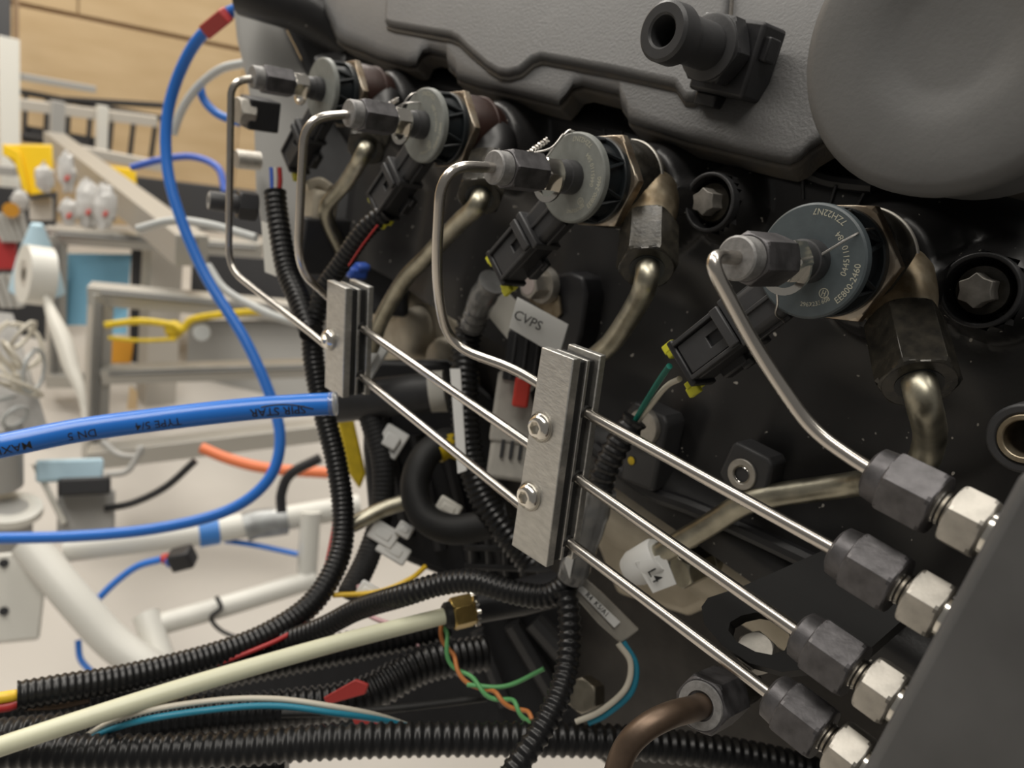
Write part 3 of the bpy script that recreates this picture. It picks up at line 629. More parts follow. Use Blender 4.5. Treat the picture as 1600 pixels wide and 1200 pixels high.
tag(obj('loom_label', MB().prism(A_(((703,576,342),(719,576,342),(729,735,340),(715,740,340))), V((.6, .3, -.2))), M['white']), 'narrow white label strip along the hanging loom', 'label')
corr('corrugated_loom', A_(((992,655,262),(968,690,264),(945,735,266),(935,775,268))), 4.7, 3.2, 'corrugated loom end with green wire below the nearest plug')
wrapped('film_wrap', A_(((938,765,268),(922,820,272),(905,870,276),(892,905,280))), 5.4, 'clearw', 'grey film wrapped loom section right of the front clamp', 'tape')
tag(obj('loom_label', MB().prism(A_(((908,762,262),(917,762,262),(890,905,272),(882,880,272))), V((.6, .3, -.2))), M['white']), 'white label strip on the film wrapped loom', 'label')
pipe('wire', A_(((1046,572,225),(1030,595,235),(1005,635,255),(990,662,262))), .95, 'green', 'green wire from the nearest injector plug', 'wire')
pipe('wire', A_(((1062,592,228),(1040,605,238),(1012,640,256),(994,662,262))), .9, 'wwire', 'dirty white wire from the nearest injector plug', 'wire')
for i, (m_, dx, nm) in enumerate((('bluew', -8, 'blue'), ('offwhite', -2, 'white'), ('redwire', 5, 'red'))):
    pipe('wire', A_(((432+dx, 262, 388), (433+dx, 285, 388), (431+dx*.6, 310, 388))), 1.1, m_, f'short {nm} wire into the farthest injector plug', 'wire')
corr('corrugated_loom', A_(((892,900,282),(880,918,282),(850,932,284),(800,925,288),(740,908,294),(690,912,298),(630,930,302),(560,952,318),(500,982,326),(420,1010,332))), 4.6, 2.3, 'wavy loom running left from the film wrap under the front clamp', depth=.1)
corr('corrugated_loom', A_(((884,925,280),(890,970,276),(888,1030,270),(872,1090,262),(840,1150,255),(795,1215,250))), 4.3, 3.0, 'loom dropping steeply in front of the bottom conduit')
corr('corrugated_loom', A_(((-40,1172,262),(150,1176,266),(330,1172,270),(500,1160,274),(650,1155,278),(800,1155,282),(950,1158,286),(1100,1172,290),(1230,1196,292),(1330,1230,292))), 6.2, 3.5, 'largest corrugated conduit across the bottom edge')
corr('corrugated_loom', A_(((-40,1118,312),(120,1092,316),(300,1060,322),(450,1030,330),(600,1000,340),(700,975,350))), 7.0, 3.0, 'black conduit hidden under the cream tube')
corr('corrugated_loom', A_(((-30,1160,284),(150,1142,292),(300,1120,304),(430,1110,312),(560,1090,322),(660,1040,335),(760,1020,345))), 8.0, 3.2, 'black conduit between the cream tube and bottom conduit')
corr('corrugated_loom', A_(((-40,1215,280),(120,1205,284),(300,1208,288),(450,1200,292))), 6.5, 3.2, 'conduit cut off by the bottom left edge')
# wires at the left end of the loom
pipe('wire', A_(((30,1086,274),(10,1089,272),(-30,1095,270))), 2.1, 'ywire', 'yellow wire emerging from the loom at the left edge', 'wire')
pipe('wire', A_(((32,1097,274),(10,1104,272),(-30,1108,270))), 1.9, 'redwire', 'red wire emerging from the loom at the left edge', 'wire')
# cream tube with brass fitting
ctb = thing('nylon_tube', 'cream nylon tube with a brass compression fitting', 'tube', at(300, 1075, 280))
tp_ = A_(((-40,1180,246),(120,1127,256),(300,1070,270),(500,1012,288),(640,976,300),(705,960,306)))
obj('tube', MB().tube(cr(tp_, 10), 3.2, 20), M['cream'], ctb, smooth=60)
bd = (tp_[-1]-tp_[-2]).normalized(); bo = tp_[-1]
obj('sleeve', MB().lathe(bo, bd, [(-3, 4.3), (-2, 5.2), (1, 5.2)], 28), M['rubber'], ctb)
obj('brass_nut', MB().hexnut(bo, bd, 0, 9, 11.5), M['brass'], ctb)
obj('lock_washer', MB().polar(bo, bd, [9, 10.5], lambda i, t_, th: 6.4+.7*math.cos(12*th), 72), M['bright'], ctb)
obj('valve_stub', MB().lathe(bo, bd, [(10, 6), (30, 7.5), (46, 7.5)], 28), M['dark'], ctb)
# white / teal wires
pipe('wire', A_(((120,1158,292),(200,1118,264),(330,1095,270),(430,1092,276),(520,1104,282),(590,1118,292),(650,1138,312))), 1.05, 'wwire', 'long white wire arching over the bottom conduit', 'wire')
pipe('wire', A_(((110,1170,292),(200,1131,264),(330,1109,268),(430,1103,274),(520,1114,280),(600,1126,292),(670,1144,314))), 1.15, 'teal', 'long teal wire arching over the bottom conduit', 'wire')
pipe('wire', A_(((966,1005,284),(985,1035,282),(978,1075,280),(940,1110,280),(900,1128,282))), 1.1, 'wwire', 'white wire curling down from the clear tag', 'wire')
pipe('wire', A_(((974,1003,285),(994,1040,283),(986,1082,281),(948,1116,281),(920,1130,283))), 1.1, 'teal', 'teal wire curling down from the clear tag', 'wire')
# twisted orange / green pair
for ph, m_, nm in ((0, 'orange', 'orange'), (math.pi, 'lgreen', 'light green')):
    base = cr(A_(((688,955,318),(696,1000,314),(715,1045,310),(760,1080,304),(800,1100,300),(832,1126,296))), 12); pts = []
    for i, p in enumerate(base): pts.append(p + (EX*math.cos(ph+i*.35) + EZ*math.sin(ph+i*.35))*1.4)
    pipe('wire', pts, .9, m_, f'{nm} wire of the twisted pair near the brass fitting', 'wire', n=2)
pipe('wire', A_(((730,1070,306),(790,1072,304),(850,1045,302))), .9, 'lgreen', 'light green wire branching right from the twisted pair', 'wire')
pipe('wire', A_(((560,915,360),(575,960,350),(640,985,345),(655,1010,340))), 1.1, 'pink', 'pink wire behind the cream tube', 'wire')
pipe('wire', A_(((520,930,350),(590,925,352),(640,905,356),(665,885,362))), 1.2, 'ywire', 'yellow wire beside the white connectors', 'wire')
pipe('wire', A_(((470,1000,345),(500,985,348),(545,965,352))), 1.4, 'orange', 'orange wire under the loom junction', 'wire')
pipe('wire', A_(((440,1115,300),(560,1112,306),(680,1100,312),(760,1090,316))), 1.6, 'rubber', 'thin black cable over the dark conduits', 'cable')
for (q, lab) in (((( 505,1090),(555,1062),(575,1070),(570,1085),(510,1102)), 'red tape flag on the dark conduit'), (((550,1122),(600,1120),(608,1128),(580,1136),(553,1132)), 'small red tape band by the teal wire')):
    tag(obj('red_tape', MB().prism([at(*p, 300) for p in q], V((1.5, 1, -1))), M['redw'], None, .4), lab, 'tape')
pipe('wire', A_(((300,1050,310),(360,1030,316),(430,1002,324),(480,975,332))), 1.0, 'redwire', 'red wire between the long loom and the cream tube', 'wire')
pipe('wire', A_(((40,1104,284),(90,1102,286),(140,1092,290))), 1.6, 'brown', 'brown wire under the left end of the long loom', 'wire')
# purple/red thin wires left of the loom
pipe('wire', A_(((530,750,400),(520,830,395),(505,900,385),(490,940,375))), .9, 'redwire', 'thin red wire hanging left of the long loom', 'wire')
pipe('wire', A_(((536,740,402),(527,830,397),(512,905,387),(500,940,377))), .8, 'bluew', 'thin blue wire hanging left of the long loom', 'wire')
# black hose loop with yellow tape
hl = thing('hose_loop', 'black rubber hose bent in a loop with yellow tape', 'hose', at(720, 820, 360))
lp = A_(((735,700,385),(700,690,380),(665,712,374),(648,760,368),(662,805,362),(700,826,356),(750,822,352),(800,805,348)))
obj('hose', MB().tube(cr(lp, 12), 7.0, 20), M['rubber'], hl, smooth=60)
obj('yellow_band', MB().tube(cr(A_(((718,696,383),(700,692,380),(680,702,377))), 6), 7.4, 20), M['ytape'], hl, smooth=60)
# zinc stub pipe pointing left
pipe('stub_pipe', A_(((640,782,380),(600,795,378),(560,815,374),(540,825,372))), 4.0, 'zinc', 'short zinc pipe end pointing left beside the hose loop', 'pipe')
# dark cylinder behind the rear clamp
ds = thing('dark_canister', 'dark green black cylinder behind the rear clamp', 'canister', at(610, 640, 400))
dd = (at(690, 612, 400)-at(520, 632, 400)).normalized()
obj('barrel', MB().lathe(at(505, 632, 400), dd, [(0, 9), (2, 10.4), (60, 10.4), (61, 9.6)], 36), M['darksat'], ds)
obj('torn_film', MB().polar(at(505, 632, 400), dd, [56, 61, 64], lambda i, t_, th: 10.8+.8*math.sin(5*th)*i*.4, 40), M['offwhite'], ds)
# white connectors cluster
for i, (px, py, d, s1, s2, lab) in enumerate(((600,835,380,14,10,'white plastic plug behind the loom junction'),(632,828,378,8,7,'small white plug next to the yellow wire'),(575,925,358,10,8,'small off white plug at the loom junction'),(612,690,395,13,15,'curved white bracket plate under the dark canister'),(575,560,385,14,20,'white flag label hanging behind the rear clamp'),(700,795,372,12,9,'off white tab inside the hose loop'),(615,860,380,16,9,'milky plug with green wires'))):
    a, u, w_ = frame(at(px+10, py+6, d)-at(px, py, d), -(at(px, py, d)-CAMP))
    tag(obj('white_plug', MB().box(at(px, py, d), (s1, 3 if 'label' in lab or 'plate' in lab else 8, s2), (a, u, w_)).box(at(px, py, d)+u*3, (s1*.6, 3, s2*.5), (a, u, w_)), M['white'] if i != 5 else M['offwhite'], None, 1), lab, 'label' if 'label' in lab else 'plug')
# ribbed black plastic guard low in the middle
gd = thing('fan_guard', 'ribbed dark plastic guard behind the loop hose', 'guard', at(800, 900, 390))
for i in range(5):
    p = at(745+i*28, 850+i*4, 380); obj('guard_rib', MB().tube([at(735+i*26, 815, 382), at(740+i*26, 900, 382)], 1.6, 8), M['darksat'], gd)
for j in range(3): obj('guard_bar', MB().tube([at(725, 825+j*30, 381), at(860, 830+j*30, 381)], 1.6, 8), M['darksat'], gd)
# dark ribbed elbow duct lower middle
tag(obj('hex_head', MB().hexnut(at(915, 1085, 330), (at(915, 1085, 330)-at(935, 1080, 342)), -6, 5, 13), M['zincdark']), 'dull hex bolt head beside the steep loom', 'bolt')

tag(obj('blue_plug', MB().box(at(556, 425, 384), (10, 8, 6)).box(at(566, 417, 383), (7, 6, 4)), M['bluew'], None, 1.5), 'small blue plug above the rear clamp', 'plug')
tag(obj('loom_label', MB().prism(A_(((408,345,392),(422,350,392),(432,432,388),(414,425,388))), V((.6, .3, -.2))), M['offwhite']), 'off white label strip left of the farthest loom', 'label')
lm_ = thing('actuator', 'small brown grey cast lever mount between the two far pipes', 'actuator', at(500, 370, 400))
obj('body', MB().box(at(497, 330, 402), (14, 18, 24)).box(at(488, 300, 400), (8, 10, 8)), M['cast'], lm_, 3, 3)
obj('lever', MB().tube(cr(A_(((482,292,396),(500,286,396),(516,296,396))), 6), 3, 10), M['cast'], lm_)
obj('foot', MB().box(at(505, 385, 404), (26, 6, 30)), M['darksat'], lm_, 1)
# ------------------------------------------------------------------ big blue hose
bh = thing('blue_hose', 'thick glossy blue hose with black print and a clear end cap', 'hose', at(250, 690, 290))
bpts = A_(((-60,706,262),(0,697,266),(120,673,275),(250,655,283),(380,640,289),(460,634,292),(520,631,294)))
bcr = cr(bpts, 12); RB = 4.35
obj('hose', MB().tube(bcr, RB, 28), M['blue'], bh, smooth=60)
bd = (bpts[-1]-bpts[-2]).normalized()
obj('end_cap', MB().lathe(bpts[-1], bd, [(-1.5, 4.5), (.5, 4.7), (1.6, 4.4), (2, 3.5)], 28), M['clear'], bh)
obj('core', MB().lathe(bpts[-1], bd, [(-.5, 3.2), (.4, 3.2)], 20), M['white'], bh)
def on_hose(px, py):                                   # nearest place along the hose under a pixel
    best = min(range(1, len(bcr)-1), key=lambda i: abs(screen(bcr[i])[0]-px)); return best
def screen(p):
    c = ROT.inverted() @ (p-CAMP); return 800+FPX*c.x/-c.z, 600-FPX*c.y/-c.z
alen = [0]
for p, q in zip(bcr, bcr[1:]): alen.append(alen[-1]+(q-p).length)
def hose_fn(px, off):                                  # upside down print, running right to left
    i0 = on_hose(px, 0); s0 = alen[i0]
    def f(x, y):
        s_ = s0 - x
        i = max(0, min(len(bcr)-2, next((k for k in range(len(alen)-1) if alen[k+1] >= s_), len(bcr)-2)))
        tt = (s_-alen[i])/(alen[i+1]-alen[i]); p = bcr[i].lerp(bcr[i+1], tt); tg_ = (bcr[i+1]-bcr[i]).normalized()
        toc = (CAMP-p).normalized(); toc = (toc-toc.dot(tg_)*tg_).normalized(); dn = toc.cross(tg_)
        if screen(p+dn)[1] < screen(p)[1]: dn = -dn
        ang = (y+off)/RB
        return p + (toc*math.cos(ang) + dn*math.sin(ang))*(RB+.08)
    return f
for s_, px, sz in (('SPIR STAR', 437, 4.6), ('TYPE 5/4', 247, 4.2), ('DN 5', 127, 4.2), ('MAXI', 22, 4.2)):
    lettering(s_, sz, hose_fn(px, 1.6), bh, M['ink'], .05 if s_.startswith('SPIR') else .01, .35)
swp = [hose_fn(437, 1.6)(x, -2.4+.9*((x-0)/7)**2*.8) for x in [-13+i for i in range(20)]]
obj('swoosh', MB().tube(swp, .22, 5), M['ink'], bh)

# ------------------------------------------------------------------ blue air line and friends
al = thing('air_line', 'thin blue air hose looping down the left with a red tape flag', 'hose', at(300, 840, 560))
ap = A_(((385,8,520),(345,28,530),(300,75,545),(268,150,560),(259,225,565),(272,310,565),(318,425,565),(385,535,560),(428,635,555),(437,700,550),(415,755,545),(355,798,540),(250,825,535),(120,838,530),(-60,842,525)))
obj('hose', MB().tube(cr(ap, 10), 4.0, 16), M['bluea'], al, smooth=60)
a, u, w_ = frame(at(362, 12, 520)-at(318, 48, 535), -(at(340, 35, 530)-CAMP))
obj('red_flag', MB().box(at(338, 36, 526), (22, 9, 10), (a, u, w_)).box(at(328, 32, 528)+w_*3, (10, 2, 6), (a, u, w_)), M['redw'], al, 1)
pipe('air_line', A_(((385,98,620),(345,108,625),(310,135,630),(285,170,635),(270,210,640))), 3.4, 'frost', 'translucent tube branching behind the blue air hose', 'hose')
pipe('air_line', A_(((312,130,640),(318,155,640),(340,178,640),(375,192,640))), 3.4, 'bluea', 'short blue tube curving behind the farthest injector', 'hose')
pipe('air_line', A_(((205,262,900),(250,250,900),(300,245,900),(340,262,890),(352,300,880))), 4, 'bluew', 'dark blue tube arching over the benches', 'hose')
pipe('air_line', A_(((215,358,700),(270,345,700),(330,352,690),(400,372,680))), 4, 'frost', 'translucent tube lying across the frame rail', 'hose')
pipe('air_line', A_(((325,415,700),(355,455,690),(420,490,680),(480,510,670))), 3.5, 'frost', 'translucent tube sagging beside the blue air hose', 'hose')

# ================================================================== ENGINE END by the far injector
ep = thing('end_plate', 'light grey curved end plate at the far end of the engine', 'engine plate', at(400, 380, 450))
eo = [(360,-60),(366,20),(370,60),(385,120),(397,190),(400,300),(412,370),(440,440),(500,440),(500,150),(470,90),(440,30),(425,-60)]
obj('plate', MB().prism([at(*p, 455) for p in eo], ray(400, 200)*14), M['greyp'], ep, 3, 3)
tag(obj('dark_pipe_elbow', MB().tube(cr(A_(((380,-14,430),(410,-5,430),(470,15,436),(520,45,444),(580,80,450))), 8), 13, 20), M['head'], smooth=60), 'black casting elbow at the top left of the engine', 'pipe')
tag(obj('dark_housing', MB().prism([at(*p, 452) for p in ((425,-60),(440,30),(470,90),(490,150),(470,300),(455,480),(640,500),(640,60),(520,60),(500,-60))], ray(500, 100)*30), M['darksat'], None, 4, 3), 'black casting wall behind the farthest injector', 'housing')
sb_ = thing('sensor_block', 'square black block with a hex bolt left of the farthest injector', 'block', at(400, 200, 380))
a, u, w_ = frame(EX, EZ)
obj('block', MB().box(at(405, 178, 385), (16, 14, 15), (EX, EY, EZ)), M['dark'], sb_, 1)
obj('hex_bolt', MB().hexnut(at(382, 174, 378), EX, -4, 4, 12), M['fitting'], sb_)
tag(obj('stud', MB().lathe(at(368, 248, 430), EX, [(i*.9, 5.4 if i % 2 else 4.7) for i in range(16)], 24), M['fitting'], smooth=20), 'threaded zinc stud in front of the plywood wall', 'stud')
fg = thing('hose_fitting', 'black tubular fitting with a pale ring end, left of the first loom', 'fitting', at(370, 330, 400))
fo = at(326, 313, 395); fd = (at(415, 325, 410)-fo).normalized()
obj('barrel', MB().lathe(fo, fd, [(6, 2.2), (0, 2.4), (0, 4.6), (.6, 5), (14, 5)], 28), M['darksat'], fg)
obj('ring', MB().lathe(fo, -fd, [(0, 2.4), (.2, 2.5), (.2, 4.2), (0, 4.4)], 28, cap0=False, cap1=False), M['greyp'], fg)
obj('hex', MB().hexnut(fo, fd, 14, 24, 14), M['dark'], fg)

# ================================================================== BACKGROUND WORKSHOP
def bar(a, b, w1, w2, name, m, parent=None, bev=1.5):
    a, b = V(a), V(b); ax, u, w_ = frame(b-a, EZ if abs((b-a).normalized().z) < .8 else EY)
    return obj(name, MB().box((a+b)/2, ((b-a).length, w1, w2), (ax, u, w_)), M[m], parent, bev)
def post(px, py0, py1, d, w1, name, parent, m='prof'):
    p = at(px, py0, d); q_ = at(px, py1, d); q = V((p.x, p.y, q_.z)); return bar(p, q, w1, w1, name, m, parent)
def prail(p, q, s, name, parent, m='prof'): return bar(at(*p), at(*q), s, s, name, m, parent)
# aluminium profile frames
fr1 = thing('profile_frame', 'farther aluminium profile frame standing round the blue board', 'frame', at(90, 600, 1900))
prail((72,366,1900), (410,390,2000), 38, 'rail', fr1); prail((90,366,1905), (86,600,1980), 38, 'post', fr1); prail((75,594,1950), (135,594,1950), 32, 'rail', fr1)
for i in range(1): obj('slot', MB().tube([at(88, 366, 1878), at(400, 388, 1975)], 5, 6), M['slotm'], fr1)
obj('slot', MB().tube([at(90, 380, 1880), at(86, 590, 1955)], 5, 6), M['slotm'], fr1)
fr2 = thing('profile_frame', 'nearer aluminium profile frame above the blue hose', 'frame', at(150, 720, 1500))
prail((140,458,1500), (500,490,1620), 38, 'rail', fr2); prail((158,458,1505), (147,720,1560), 38, 'post', fr2); prail((160,585,1520), (480,575,1620), 32, 'rail', fr2); prail((140,715,1480), (500,672,1600), 38, 'rail', fr2)
obj('slot', MB().tube([at(158, 458, 1478), at(490, 488, 1600)], 5, 6), M['slotm'], fr2)
obj('slot', MB().tube([at(158, 475, 1480), at(148, 710, 1536)], 5, 6), M['slotm'], fr2); obj('slot', MB().tube([at(170, 585, 1500), at(480, 575, 1600)], 4, 6), M['slotm'], fr2)
prail((255,380,2050), (240,700,2150), 80, 'beige_post', None, 'beige')
bpst = C.objects['beige_post']; tag(bpst, 'wide beige upright behind the aluminium frames', 'post')
tag(obj('blue_board', MB().prism([at(*p, 1960) for p in ((103,396),(205,397),(198,508),(100,508))], ray(150, 450)*40), M['bluesheet']), 'light blue board inside the farther frame', 'board')
tag(obj('blue_board', MB().prism([at(*p, 1760) for p in ((168,505),(200,480),(198,522),(168,522))], ray(180, 500)*20), M['bluesheet']), 'small light blue offcut inside the nearer frame', 'board')
tag(obj('backdrop_block', MB().prism([at(*p, 1900) for p in ((168,528),(210,528),(205,568),(170,568))], ray(190, 540)*60), M['orangeb'], None, 4), 'orange box low inside the nearer frame', 'box')
tag(obj('backdrop_block', MB().prism([at(*p, 2300) for p in ((205,385),(250,380),(245,690),(200,690))], ray(220, 500)*60), M['bgblack'], None, 4), 'dark slab filling the gap behind the frames', 'box')  # black slab added to fill the dark gap beside the beige post
tag(obj('backdrop_block', MB().prism([at(*p, 2250) for p in ((300,395),(520,410),(520,500),(296,490))], ray(400, 450)*60), M['bgblack'], None, 4), 'black case under the farther rail', 'box')
tag(obj('backdrop_block', MB().prism([at(*p, 2300) for p in ((295,500),(520,500),(520,680),(285,680))], ray(400, 600)*60), M['greyp'], None, 4), 'grey cabinet face behind the nearer frame', 'cabinet')
tag(obj('wood_piece', MB().prism([at(*p, 1850) for p in ((203,602),(215,612),(214,640),(198,640))], ray(205, 620)*20), M['ply']), 'pointed wood scrap inside the nearer frame', 'wood')
ycd = thing('tie_rope', 'yellow rope with a knot hanging across the nearer frame', 'rope', at(280, 520, 1450))
obj('strand', MB().tube(cr(A_(((165,508,1450),(220,502,1450),(270,508,1450),(285,515,1450),(300,500,1450),(340,492,1440),(410,486,1420))), 8), 7, 8), M['ytape'], ycd)
obj('strand', MB().tube(cr(A_(((170,528,1450),(220,532,1450),(275,530,1450))), 8), 4, 8), M['ytape'], ycd)
obj('knot', MB().lathe(at(272, 515, 1450), ray(280, 515), [(0, 8), (6, 16), (16, 18), (26, 8)], 12), M['ytape'], ycd)
obj('disc', MB().lathe(at(315, 520, 1450), ray(315, 520), [(0, 14), (4, 16), (10, 14)], 20), M['frost'], ycd)
# bench diagonal beam, shelf
bm = thing('bench_beam', 'pale diagonal aluminium beam running toward the engine', 'beam', at(290, 375, 1500))
prail((85,222,2500), (300,392,1500), 62, 'beam', bm, 'prof')
obj('slot', MB().tube([at(92, 214, 2480), at(305, 378, 1490)], 6, 6), M['slotm'], bm)
sh = thing('shelf_rack', 'white steel rack with thin rails before the plywood wall', 'rack', at(15, 260, 2600))
prail((12,60,2600), (14,300,2700), 60, 'post', sh, 'wpaint'); prail((-10,112,2600), (150,140,2750), 22, 'rail', sh, 'greyp'); prail((25,162,2650), (245,190,2900), 36, 'rail', sh, 'beige'); prail((90,228,2600), (262,262,2750), 32, 'rail', sh, 'beige'); prail((160,165,2750), (158,240,2800), 34, 'post', sh, 'wpaint'); prail((90,158,2600), (88,240,2650), 40, 'post', sh, 'greyp')
prail((-5,265,2600), (25,268,2600), 30, 'rail', sh, 'greyp'); prail((2,-40,2700), (2,62,2700), 50, 'post', sh, 'bgblack'); prail((25,-40,2750), (25,130,2800), 16, 'post', sh, 'trim')
cg = thing('wire_crate', 'black wire crate on the rack before the plywood wall', 'crate', at(150, 240, 3000))
for i in range(7): obj('crate_bar', MB().tube([at(40+i*34, 150+i*6, 3000), at(38+i*33, 222+i*4, 3020)], 9, 6), M['bgblack'], cg)
for p, q in (((30,143),(270,188)), ((35,212),(150,230)), ((90,155),(255,165))): obj('crate_rail', MB().tube([at(*p, 3000), at(*q, 3050)], 12, 6), M['bgblack'], cg)
obj('crate_base', MB().prism([at(*p, 3030) for p in ((36,195),(150,215),(150,232),(36,222))], ray(90, 210)*60), M['bgblack'], cg)
yb = thing('yellow_bin', 'open fronted yellow storage bin on the bench', 'bin', at(50, 305, 1900))
obj('bin_body', MB().prism([at(*p, 1900) for p in ((6,226),(82,226),(84,300),(45,306),(28,262),(8,242))], ray(50, 260)*90), M['ybin'], yb, 4)
obj('bin_lip', MB().prism([at(*p, 1890) for p in ((4,224),(30,236),(46,300),(38,304),(22,250),(4,242))], ray(30, 260)*30), M['ybin'], yb, 2)
tag(obj('yellow_bin', MB().prism([at(*p, 2100) for p in ((165,258),(212,264),(214,296),(200,300))], ray(190, 280)*60), M['ybin'], None, 4), 'half hidden yellow bin behind the diagonal beam', 'bin')
tag(obj('work_bench', MB().prism([at(*p, 2250) for p in ((210,275),(420,300),(420,370),(200,350))], ray(300, 320)*200), M['bgblack'], None, 4), 'black cloth covered bench below the plywood wall', 'bench')
tag(obj('work_bench', MB().prism([at(*p, 2300) for p in ((-60,285),(90,300),(80,560),(-60,560))], ray(0, 420)*150), M['bgblack'], None, 4), 'dark bench front behind the tape roll', 'bench')
tag(obj('bin_crate', MB().prism([at(*p, 1950) for p in ((45,312),(82,308),(84,345),(46,345))], ray(60, 330)*60), M['beige'], None, 3), 'beige tray under the yellow bin', 'tray')
# bags with red marks
for i, (px, py, sx, sy, d) in enumerate(((70,278,13,20,1800),(105,268,14,26,1850),(138,318,18,34,1700),(165,322,15,30,1680),(108,330,12,18,1720),(32,312,13,14,1700))):
    bo_ = MB(); c = at(px, py, d); k_ = d/FPX
    a, u, w_ = frame(ray(px, py), EZ)
    for la in range(7):
        for lo in range(12):
            th = math.pi*la/6; ph = 2*math.pi*lo/12; j = 1+.75*noise.noise(V((la*1.3+i*7, lo*.9, i)))
            bo_.v.append(c + u*math.cos(th)*sy*k_*j + w_*math.sin(th)*math.cos(ph)*sx*k_*j + a*math.sin(th)*math.sin(ph)*sx*k_*.6)
    for la in range(6):
        for lo in range(12): bo_.f.append((la*12+lo, la*12+(lo+1) % 12, (la+1)*12+(lo+1) % 12, (la+1)*12+lo))
    wh = ('beside the yellow bin', 'leaning on the diagonal beam', 'with a red mark, at the frame corner', 'rightmost, on the frame rail', 'small, low between two larger ones', 'next to the tool box')[i]
    bg_ = thing('parts_bag', f'milky parts bag {wh}', 'bag', c+V((0, 0, -sy*k_)), 'parts bags on the bench')
    obj('bag', bo_, M['bag'], bg_, smooth=10)
    if i in (1, 2, 3, 4): obj('red_part', MB().box(c-a*sx*k_*.55+u*(-sy*.4*k_), (10, 9*k_, 5*k_), (a, (u+w_*.6).normalized(), (w_-u*.6).normalized())), M['red'], bg_, 2)
tr = thing('tape_roll', 'white tape roll standing on edge at the left', 'tape roll', at(45, 475, 1300))
ta = (ROT @ V((.68, -.03, -.73))).normalized()
obj('roll', MB().lathe(at(36, 428, 1300), ta, [(40, 24), (0, 24), (0, 50), (40, 50)], 40, cap0=False, cap1=False), M['wpaint'], tr)
obj('core', MB().lathe(at(36, 428, 1300), ta, [(1, 12), (1, 24), (39, 24)], 32, cap0=False, cap1=False), M['beige'], tr)
tag(obj('blue_cone', MB().lathe(at(58, 405, 1400), EZ, [(-60, 45), (0, 32), (65, 10)], 24), M['lblue']), 'pale blue cone behind the tape roll', 'cone')
tb = thing('tool_box', 'red box of grey pens and tools at the left edge', 'tool box', at(5, 480, 1700))
obj('box', MB().prism([at(*p, 1700) for p in ((-40,365),(26,372),(26,422),(-40,422))], ray(0, 400)*80), M['rbox'], tb, 3)
for i in range(5):
    obj('pen', MB().tube([at(-12+i*11, 335-abs(i-2)*2, 1680), at(8+i*9, 378, 1690)], 7, 8), M['prof'], tb); 
for i in range(3): obj('pen', MB().tube([at(-10+i*12, 428, 1680), at(8+i*12, 480, 1690)], 9, 8), M['prof'], tb)
tag(obj('orange_tape', MB().lathe(at(17, 328, 1650), ray(17, 328), [(0, 10), (0, 16), (14, 16), (14, 10)], 20), M['orangeb']), 'small orange tape reel above the red tool box', 'tape')
# see-through wire bag lower left
wb_ = thing('wire_bag', 'clear bag of coiled pale wires at the left edge', 'bag', at(30, 690, 900))
for i in range(9):
    random.seed(40+i); c0 = at(20+random.uniform(-25, 40), 600+random.uniform(-80, 70), 950+i*4); R_ = random.uniform(14, 32); n1 = V((random.uniform(-1, 1), random.uniform(-1, 1), random.uniform(-1, 1))); a, u, w_ = frame(n1)
    obj('coil', MB().tube([c0+(u*math.cos(t_*.5)+w_*math.sin(t_*.5))*R_*(1+.04*t_*.2) for t_ in range(26)], 2.2, 6), M['wwire'] if i % 3 else M['frost'], wb_)
obj('back', MB().prism([at(*p, 1010) for p in ((-60,480),(20,490),(85,700),(-60,710))], ray(20, 600)*8), M['bag'], wb_)
wl = thing('cable_strip', 'white wrapped cable hanging from the tape roll corner', 'cable', at(110, 620, 1250))
obj('strip', MB().tube(cr(A_(((70,460,1300),(85,500,1280),(100,535,1270),(112,575,1260),(128,620,1250),(136,690,1240))), 8), [5+9*math.sin(math.pi*min(1, i/34)) for i in range(41)], 10), M['offwhite'], wl)

# white tubular engine stand at lower left
es = thing('engine_stand', 'white painted tubular steel stand on the floor at lower left', 'stand', at(150, 1040, 900))
def wt(l, r): obj('stand_tube', MB().tube(fil(A_(l), 30), r, 20), M['wpaint'], es, smooth=60)
wt(((100,858,900),(300,835,960),(560,790,1040)), 16)
wt(((486,800,1000),(478,915,1000)), 13)
wt(((215,985,900),(350,948,940),(490,905,1000)), 13)
wt(((228,960,905),(262,1060,880)), 15)
wt(((45,850,860),(110,930,850),(180,1010,850),(260,1060,850)), 19)
obj('hub_plate', MB().prism([at(*p, 870) for p in ((-40,868),(30,862),(95,872),(98,900),(70,930),(62,1000),(-40,1010))], ray(30, 930)*25), M['wpaint'], es, 4, 3)
for p in ((6,880), (6,955)): obj('bolt_hole', MB().lathe(at(*p, 868), -ray(*p), [(0, 5), (1, 5)], 16), M['bgblack'], es)
fl_ = thing('flanged_pipe', 'grey upright pipe with a pale round flange at the left edge', 'pipe', at(35, 880, 1000))
pb = at(18, 850, 1005)
obj('flange', MB().lathe(pb+V((0, 0, 52)), EZ, [(-5, 20), (-5, 36), (5, 36), (6, 34), (6, 20)], 36), M['wpaint'], fl_)
obj('pipe', MB().lathe(pb, EZ, [(-30, 24), (48, 24)], 28), M['greyp'], fl_)
obj('flange_bore', MB().lathe(pb+V((0, 0, 52)), EZ, [(5, 19.9), (6.3, 19.9)], 28), M['greyp'], fl_)
obj('upper_pipe', MB().lathe(pb+V((-6, 30, 75)), EZ, [(0, 26), (90, 26)], 28), M['greyp'], fl_)
mt = thing('valve_module', 'grey valve module with black block near the flanged pipe', 'module', at(130, 830, 1050))
a, u, w_ = frame(ray(120, 780), EZ)
obj('body', MB().box(at(135, 800, 1080), (60, 60, 70), (a, u, w_)), M['greyp'], mt, 4)
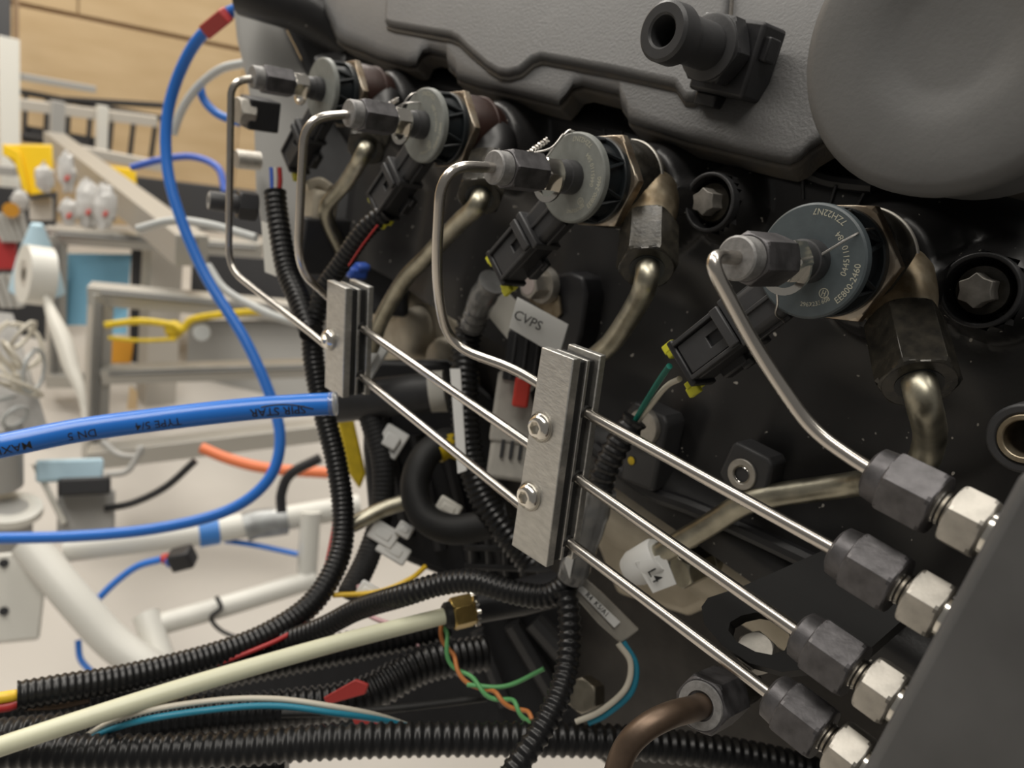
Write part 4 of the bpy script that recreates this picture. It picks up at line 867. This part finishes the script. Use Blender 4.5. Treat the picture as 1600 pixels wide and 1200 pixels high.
obj('plate', MB().prism([at(*p, 1030) for p in ((48,725),(60,725),(105,815),(96,822))], ray(80, 770)*20), M['wpaint'], mt, 2)
obj('black_block', MB().box(at(132, 760, 1030), (40, 24, 62), (a, u, w_)), M['bgblack'], mt, 4)
obj('top', MB().box(at(110, 735, 1060), (50, 30, 80), (a, u, w_)), M['lblue'], mt, 4)
tag(obj('tape_band', MB().tube(A_(((311,834,962),(342,829,972))), 17, 20), M['bluet']), 'blue tape band on the white stand tube', 'tape')
tag(obj('tape_band', MB().tube(cr([p+V((0, 0, 1.5*i % 2)) for i, p in enumerate(A_(((382,824,984),(400,820,990),(425,817,998),(448,813,1005))))], 4), 19, 12), M['silver']), 'crumpled silver tape around the white stand tube', 'tape')
pipe('cable', A_(((165,795,1060),(210,785,1060),(260,760,1060),(305,720,1060))), 5, 'bgblack', 'black cable end lying on the floor', 'cable')
pipe('cable', A_(((440,800,900),(440,770,900),(455,740,900),(500,716,900))), 6, 'bgblack', 'black cable rising from the silver tape', 'cable')
pipe('cable', A_(((315,700,1100),(360,718,1100),(420,732,1100),(530,740,1100))), 8, 'orangec', 'orange cord lying on the floor', 'cable')
pipe('cable', A_(((160,690,1200),(185,710,1200),(215,712,1200),(220,700,1200),(200,735,1190),(165,742,1180))), 5, 'greyp', 'grey looped cable by the nearer frame', 'cable')
pipe('cable', A_(((338,932,920),(345,950,920),(330,965,920),(345,985,925),(380,1000,930))), 2.5, 'bgblack', 'thin black cord tied on the lower stand tube', 'cord')
vf = thing('air_valve', 'small black and blue air valve hanging under the stand tube', 'valve', at(275, 895, 880))
a, u, w_ = frame(at(305, 865, 880)-at(245, 880, 880), EZ)
obj('body', MB().box(at(285, 872, 880), (26, 22, 22), (a, u, w_)), M['bgblack'], vf, 3)
obj('blue_cap', MB().box(at(272, 876, 876), (18, 10, 10), (a, u, w_)), M['bluew'], vf, 2)
obj('red_collar', MB().lathe(at(255, 874, 880), a, [(0, 6), (8, 6)], 16), M['redw'], vf)
pipe('air_line', A_(((252,874,880),(215,885,880),(180,910,880),(150,940,880),(138,955,880))), 4, 'bluea', 'blue tube curving from the small air valve', 'hose')
pipe('air_line', A_(((352,845,985),(400,852,985),(465,866,985))), 3.5, 'bluea', 'pale blue tube along the stand tube', 'hose')
pipe('air_line', A_(((122,1000,900),(126,1030,895),(145,1052,890))), 3.5, 'bluea', 'short blue tube behind the thick stand tube', 'hose')
tag(obj('signal_button', MB().lathe(at(122, 922, 930), ray(122, 922), [(0, 6), (6, 10), (14, 8)], 16), M['red']), 'small red button behind the stand tube', 'button')
tag(obj('yellow_cloth', MB().prism([at(*p, 520) for p in ((525,650),(552,652),(572,740),(562,765),(545,740))], ray(550, 700)*8), M['ytape'], None, 2), 'yellow strip hanging behind the looms', 'strap')
